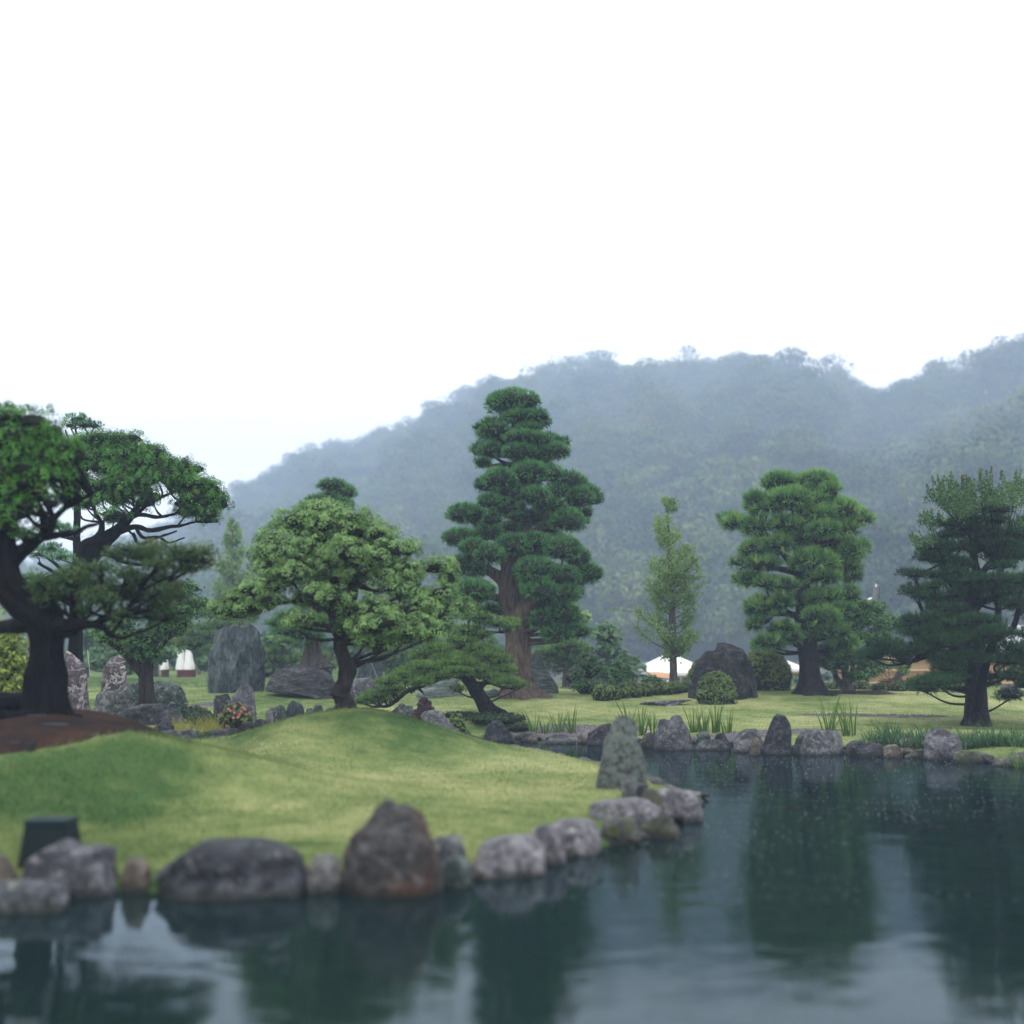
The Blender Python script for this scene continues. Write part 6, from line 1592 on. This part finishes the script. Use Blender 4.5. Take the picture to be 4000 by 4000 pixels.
def car(label, pxc, D, paint, rz=0.0, L=4.4):
    x = W(pxc, 2650, D)[0]; g = gz(x, D) + 0.0
    t = thing('parked_car', label, 'car', (x, D, g), "cars parked behind the hedge")
    cr, sr = math.cos(rz), math.sin(rz)
    def T(P): P = np.array(P, float); return np.stack([x + P[:, 0] * cr - P[:, 1] * sr, D + P[:, 0] * sr + P[:, 1] * cr, g + P[:, 2]], -1)
    def prism(prof, hw0, hw1=None):
        hw1 = hw1 or hw0; n = len(prof); zmax = max(p[1] for p in prof); zmin = min(p[1] for p in prof)
        V = []
        for sgn in (-1, 1):
            for (a, b) in prof:
                f = (b - zmin) / (zmax - zmin); V.append((a, sgn * (hw0 + (hw1 - hw0) * f), b))
        F4 = [(i, (i+1) % n, n + (i+1) % n, n + i) for i in range(n)]
        c0 = len(V); V += [(sum(p[0] for p in prof)/n, -hw0*.99, sum(p[1] for p in prof)/n), (sum(p[0] for p in prof)/n, hw0*.99, sum(p[1] for p in prof)/n)]
        F3 = [((i+1) % n, i, c0) for i in range(n)] + [(n+i, n+(i+1) % n, c0+1) for i in range(n)]
        return T(V), [np.array(F3), np.array(F4)]
    V, F = prism([(-2.15,.30),(-2.2,.62),(-2.05,.84),(-1.4,.92),(1.0,.95),(1.9,.86),(2.18,.66),(2.15,.30)], 0.86)
    part('body', t, V, F, paint)
    V, F = prism([(-1.75,.92),(-1.35,1.30),(-0.9,1.45),(0.2,1.47),(0.6,1.40),(1.15,.94)], 0.80, 0.60)
    part('roof', t, V, F, paint)
    V, F = prism([(-1.55,.95),(-1.25,1.27),(-0.85,1.38),(0.15,1.40),(0.48,1.33),(0.98,.97)], 0.815, 0.625)
    part('side_window', t, V, F, M_glass)
    V = T([(1.17,-.62,.97),(1.17,.62,.97),(0.66,.52,1.39),(0.66,-.52,1.39)]); part('windscreen', t, V, np.array([(0,1,2,3)]), M_glass)
    for wx in (-1.35, 1.35):
        for wy in (-.84, .84):
            V, F2, cf = tube([(wx, wy - .1, .31), (wx, wy + .1, .31)], [.31, .31], seg=16, k=1)
            part('wheel', t, T(V), [cf, F2], M_dgrey)
M_glass = plain("car_glass", (0.02, 0.03, 0.035), 0.08)
def paint(n, c):
    m, t, o = newmat(n); bsdf(t, o, c, 0.22, metal=0.0, spec=0.6); return m
car("white car roof showing behind the hedge, leftmost of the three", 2385, 66, paint("white_paint", (0.72, 0.74, 0.76)), 0.15)
car("silver car with visible windscreen behind the hedge, middle of the three", 2452, 62.5, paint("silver_paint", (0.36, 0.38, 0.42)), 0.1)
car("white-edged orange car behind the hedge, rightmost of the three", 2560, 63, paint("orange_paint", (0.55, 0.30, 0.16)), 0.05)

# white flared canopies on dark red bases beyond the left lawn
def canopy(label, pieces, D, base_px, y_seam, y_base):
    c = W(sum(base_px) / 2, y_base, D); t = thing('white_canopy', label, 'canopy', c)
    m = M(D)
    x0, x1 = W(base_px[0], y_base, D)[0], W(base_px[1], y_base, D)[0]
    zt = W(2000, y_seam, D)[2]; zb = min(W(2000, y_base, D)[2], gz(c[0], D)) - 0.1
    bx_part('base_wall', t, ((x0 + x1) / 2, D + .5, (zt + zb) / 2), (x1 - x0, 1.0, zt - zb), M_redw)
    for px, hw, top in pieces:
        n = 14; V = []; seg = 20
        z1 = W(2000, top, D)[2]
        for i in range(n):
            s = i / (n - 1)
            r = hw * m * np.interp(s, [0, .06, .22, .45, .8, 1], [.96, 1.0, .94, .74, .60, .42])
            z = zt + (z1 - zt) * s; bend = -0.10 * s * s
            for k in range(seg):
                a = 2 * math.pi * k / seg
                V.append((W(px, top, D)[0] + bend + r * math.copysign(abs(math.cos(a)) ** .7, math.cos(a)), D + .5 + 0.5 * math.copysign(abs(math.sin(a)) ** .7, math.sin(a)) * (1 - .5 * s), z))
        F = [(i*seg+k, i*seg+(k+1) % seg, (i+1)*seg+(k+1) % seg, (i+1)*seg+k) for i in range(n-1) for k in range(seg)]
        V.append((W(px, top, D)[0] - .1, D + .5, z1 + .03)); e = (n-1)*seg
        F3 = [(e+k, e+(k+1) % seg, len(V)-1) for k in range(seg)]
        part('canopy', t, np.array(V), [np.array(F3), np.array(F)], M_cloth)
canopy("pair of white flared canopies on a dark red base beyond the left lawn", [(702, 19, 2526), (733, 19, 2540)], 72, (691, 749), 2616, 2634)
canopy("single white canopy half hidden by a dark trunk, left of the pair", [(636, 13, 2532)], 72.5, (629, 643), 2616, 2634)
def lowwall(label, px0, px1, py0, py1, D):
    a, b = W(px0, py0, D), W(px1, py1, D)
    t = thing('red_planter', label, 'planter', ((a[0]+b[0])/2, D, b[2]))
    bx_part('box', t, ((a[0]+b[0])/2, D+.3, (a[2]+b[2])/2), (abs(b[0]-a[0]), .6, a[2]-b[2]), M_redw)
    bx_part('rim', t, ((a[0]+b[0])/2, D+.3, a[2]+.02), (abs(b[0]-a[0])+.08, .68, .04), M_redw)
lowwall("dark red planter box between the veined stones, far back", 351, 394, 2588, 2612, 68)

# tan bamboo fence
M_bamboo = plain("bamboo", (0.40, 0.27, 0.14), 0.6, var=0.25, scale=18)
M_rail = plain("bamboo_rail", (0.50, 0.36, 0.22), 0.5, var=0.15)
M_post = plain("dark_post", (0.06, 0.045, 0.04), 0.7, var=0.3)
DFn = 59.0
xa, xb = W(3255, 2600, DFn)[0], W(4150, 2600, DFn)[0]
gF = 2.4 - (2694 - 2560) * M(DFn); topF = 2.4 + 0.0 - (2570 - 2560) * M(DFn)
tf = thing('bamboo_fence', "tan bamboo fence with dark posts behind the right lawn", 'fence', ((xa + xb) / 2, DFn, gF - .2))
npan = 7; pw = (xb - xa) / npan
nslat = 20; sw = pw / nslat
slat_me = None
for i in range(npan):
    for k in range(nslat):
        cx = xa + i * pw + (k + .5) * sw
        if slat_me is None:
            V, F2, cf = tube([(0, 0, 0), (0, 0, topF - gF + .3)], [sw * .47, sw * .47], seg=8, k=1)
            slat_me = mk_mesh('slat', V, [cf, F2], M_bamboo)
        o = bpy.data.objects.new('slat', slat_me); C.objects.link(o); o.parent = tf
        o.location = Vector(np.array([cx, DFn + 0.02 * ((k * 7) % 3), gF - .3 + 0.02 * ((k * 5) % 4)]) - BASE[tf.name])
for i in range(npan + 1):
    V, F2, cf = tube([(xa + i * pw, DFn - .14, gF - .3), (xa + i * pw, DFn - .14, topF + .08)], [.085, .085], seg=10, k=1)
    part('post', tf, V, [cf, F2], M_post)
for zz in (gF + .34, gF + .34 + (topF - gF - .34) * .5, topF - .05):
    V, F2, cf = tube([(xa, DFn - .10, zz), (xb, DFn - .10, zz)], [.05, .05], seg=8, k=1)
    part('rail', tf, V, [cf, F2], M_rail)

# bonsai on a red bench in front of the fence
DBn = 54.0
def P_(px, py, d=DBn): return W(px, py, d)
tb = thing('garden_bench', "dark red bench carrying the bonsai in front of the tan fence", 'bench', P_(3497, 2700))
a, b = P_(3448, 2662), P_(3546, 2662)
bx_part('top', tb, ((a[0]+b[0])/2, DBn+.3, a[2]), (b[0]-a[0], .6, .08), M_redw)
for px in (3458, 3536):
    c = P_(px, 2682); bx_part('leg', tb, (c[0], DBn+.3, c[2]), (.12, .5, .42), M_redw)
bx_part('apron', tb, ((a[0]+b[0])/2, DBn+.04, a[2]-.12), ((b[0]-a[0])*.92, .05, .16), M_redw)
pad_tree('bonsai_tree', "gnarled bonsai with a cascading pale crown on the red bench", 'tree', DBn + .3,
   [(3505,2658,14),(3508,2640,10),(3520,2620,8),(3528,2600,6),(3530,2585,4)], [[(3512,2635,6),(3535,2635,4),(3550,2628,3)],[(3505,2650,5),(3488,2652,4),(3475,2656,2)],[(3525,2610,4),(3500,2598,3),(3470,2600,2)]],
   [(3530,2585,24,10),(3500,2598,26,12),(3470,2605,28,12),(3430,2618,26,14),(3545,2605,18,16),(3440,2600,26,10),(3540,2622,14,12),(3415,2632,14,10)], 'broad', L_light, B_grey, 3505, 880, padname='foliage_pad', flare=.5, branch_r=.015, bothsides=False, seg=12)

# utility pole with lamp heads and wires
DPo = 66.0
M_conc = plain("weathered_pole", (0.16, 0.13, 0.11), 0.7, var=0.2)
bp = W(3416, 2700, DPo); tp = W(3417, 2277, DPo)
g = gz(bp[0], DPo)
t = thing('utility_pole', "grey utility pole with small white lamps right of the second podocarpus", 'pole', (bp[0], DPo, g))
V, F2, cf = tube([(bp[0], DPo, g), (tp[0], DPo, tp[2])], [5.4 * M(DPo), 4.6 * M(DPo)], seg=12, k=1); part('pole_shaft', t, V, [cf, F2], M_conc)
V, F2, cf = tube([W(3417,2277,DPo), W(3417,2273,DPo)], [.085,.02], seg=12, k=1); part('pole_cap', t, V, [cf, F2], M_conc)
for (px, py, dx) in [(3397,2340,-1),(3395,2478,-1),(3430,2498,1)]:
    c = W(px, py, DPo - .2)
    V, F2, cf = tube([c - (.09, 0, .03), c, c + (.10, 0, .05)], [.05, .07, .04], seg=10, k=3); part('lamp_head', t, V, [cf, F2], M_cloth)
    V, F2, cf = tube([c, (bp[0], DPo, c[2] - .12)], [.018, .018], seg=6, k=1); part('lamp_arm', t, V, [cf, F2], M_conc)
c = W(3422, 2287, DPo - .1); bx_part('insulator', t, c, (.07, .07, .16), M_cloth)
P = [W(3424,2290,DPo), W(3436,2300,DPo), W(3434,2360,DPo), W(3446,2450,DPo)]
V, F2, cf = tube(P, [.02]*4, seg=6, k=4); part('cable', t, V, [cf, F2], M_dgrey)
P = [W(3440,2420,DPo), W(3480,2478,DPo), W(3560,2500,DPo-4)]
V, F2, cf = tube(P, [.015]*3, seg=6, k=4); part('cable', t, V, [cf, F2], M_dgrey)

# building with a ribbed metal roof at the right edge
M_roof = plain("metal_roof", (0.42, 0.44, 0.50), 0.35, var=0.12)
M_wall = plain("plaster_wall", (0.33, 0.36, 0.42), 0.8)
DBd = 70.0
a = W(3955, 2508, DBd); z1 = W(2000, 2448, DBd + 3)[2]; z0 = a[2]; g = gz(a[0] + 4, DBd)
t = thing('building', "building with a ribbed pale metal roof at the right picture edge", 'building', (a[0] + 4, DBd + 3, g))
bx_part('wall', t, (a[0] + 4.3, DBd + 3.2, (g + z0) / 2 - .15), (7.8, 5.6, z0 - g - .1), M_wall)
V = np.array([(a[0]-.2, DBd, z0), (a[0]+9, DBd, z0), (a[0]+9, DBd+3.2, z1), (a[0]+.45, DBd+3.2, z1), (a[0]-.2, DBd+6.4, z0), (a[0]+9, DBd+6.4, z0)])
V2 = np.concatenate([V, V - (0, 0, .12)])
part('roof', t, V2, np.array([(0,1,2,3),(3,2,5,4),(6,9,8,7),(9,10,11,8),(0,6,7,1),(4,5,11,10),(0,3,9,6),(3,4,10,9),(1,7,8,2),(2,8,11,5)]), M_roof, smooth=False)
for k in range(18):
    x = a[0] + .1 + k * .5
    V, F2, cf = tube([(x, DBd - .02, z0 + .03), (max(x, a[0] + .5), DBd + 3.2, z1 + .03)], [.035, .035], seg=5, k=1); part('roof_rib', t, V, [cf, F2], M_roof)
bx_part('fascia', t, (a[0] + 4.4, DBd - .05, z0 - .16), (9.2, .08, .26), M_wall)
bx_part('ridge_cap', t, (a[0] + 4.7, DBd + 3.2, z1 + .05), (8.6, .25, .08), M_cloth)

# small garden fittings
def lamp_box(label, px, py, w, h, D=None, name='ground_spotlight', cat='lamp', mat=None):
    q = hit(px, py) if D is None else np.array([W(px, py, D)[0], D, gz(W(px, py, D)[0], D)])
    m = M(q[1]); t = thing(name, label, cat, q)
    bx_part('housing', t, (q[0], q[1], q[2] + h * m * .55), (w * m, w * m * .8, h * m * .9), mat or M_dgrey)
    bx_part('lid', t, (q[0], q[1] - .01, q[2] + h * m * 1.02), (w * m * 1.08, w * m * .9, h * m * .08), mat or M_dgrey)
    V, F2, cf = tube([(q[0], q[1], q[2] - .1), (q[0], q[1], q[2] + h * m * .2)], [w * m * .15] * 2, seg=8, k=1); part('spike', t, V, [cf, F2], M_dgrey)
lamp_box("small black spotlight box on the mound left of the twisted trunk", 1143, 2796, 16, 12, D=26.6)
lamp_box("small black spotlight box on the mound directly below the twisted trunk", 1368, 2792, 16, 10, D=26.4)
lamp_box("small black box standing on the near edge of the brown soil bed", 119, 2936, 26, 30)
M_teal = plain("dark_green_box", (0.003, 0.010, 0.011), 0.7, var=0.3)
D = 13.7; c = W(205, 3300, D); m = M(D)
t = thing('utility_box', "dark green tapered box on the lawn behind the purple front boulder", 'box', (c[0], D, gz(c[0], D)))
zt, zb = W(205, 3208, D)[2], gz(c[0], D) - .05
w0, w1 = 102 * m, 78 * m
V = np.array([(c[0] + sx * w0 + (0.0 if k else .0), D + sy * .22, zb) for k in (0,) for sy in (-1, 1) for sx in (-1, 1)] + [(c[0] - 8 * m + sx * w1, D + sy * .17, zt) for sy in (-1, 1) for sx in (-1, 1)])
part('body', t, V, np.array([(0,2,3,1),(4,5,7,6),(0,1,5,4),(2,6,7,3),(0,4,6,2),(1,3,7,5)]), M_teal, smooth=False)
bx_part('lid', t, (c[0] - 8 * m, D, zt + .015), (w1 * 2.06, .38, .035), plain("green_lid", (0.008, 0.026, 0.03), .6))

def wire(name, label, cat, a, b, r, mat, **k):
    V, F2, cf = tube([a, b], [r, r], seg=6, k=1)
    o = solo(name, V, [cf, F2], mat, label=label, cat=cat)
wire('stake', "thin white stake standing on the lawn between the veined stones", 'stake', W(342, 2540, 47), W(353, 2644, 47), .014, M_steel)
wire('guy_wire', "thin pale guy wire slanting down left of the slab stone", 'wire', W(722, 2530, 55), W(797, 2652, 50), .004, M_steel)
wire('guy_wire', "thin pale guy wire slanting across the hazy pointed rock", 'wire', W(1436, 2560, 53), W(1484, 2668, 49), .004, M_steel)
wire('guy_wire', "thin guy wire on the left flank of the tallest tree", 'wire', W(1862, 2272, DA - 1), W(1830, 2380, DA - 1.5), .007, M_steel)
for k, (px, py, s) in enumerate([(210, 2836, .16), (140, 2800, .14), (60, 2905, .08)]):
    q = hit(px, py)
    o = bpy.data.objects.new('soil_clod', PEB[1]); C.objects.link(o); o.location = q; o.scale = (s * 1.6, s, s * .6)
    tag(o, ["dark root lump on the soil bed close to the old trunk's foot", "dark flat clod of soil left of the root lump", "small dark clod low on the soil bed"][k], 'clod')
rock("pale flat stone poking out of the soil bed at the left picture edge", [(-60,2828),(-50,2806),(0,2800),(40,2804),(52,2814),(30,2826)], R_purp, D=20.6, thick=1.5, cuts=3)
print("TRIS foliage", TRI[0])
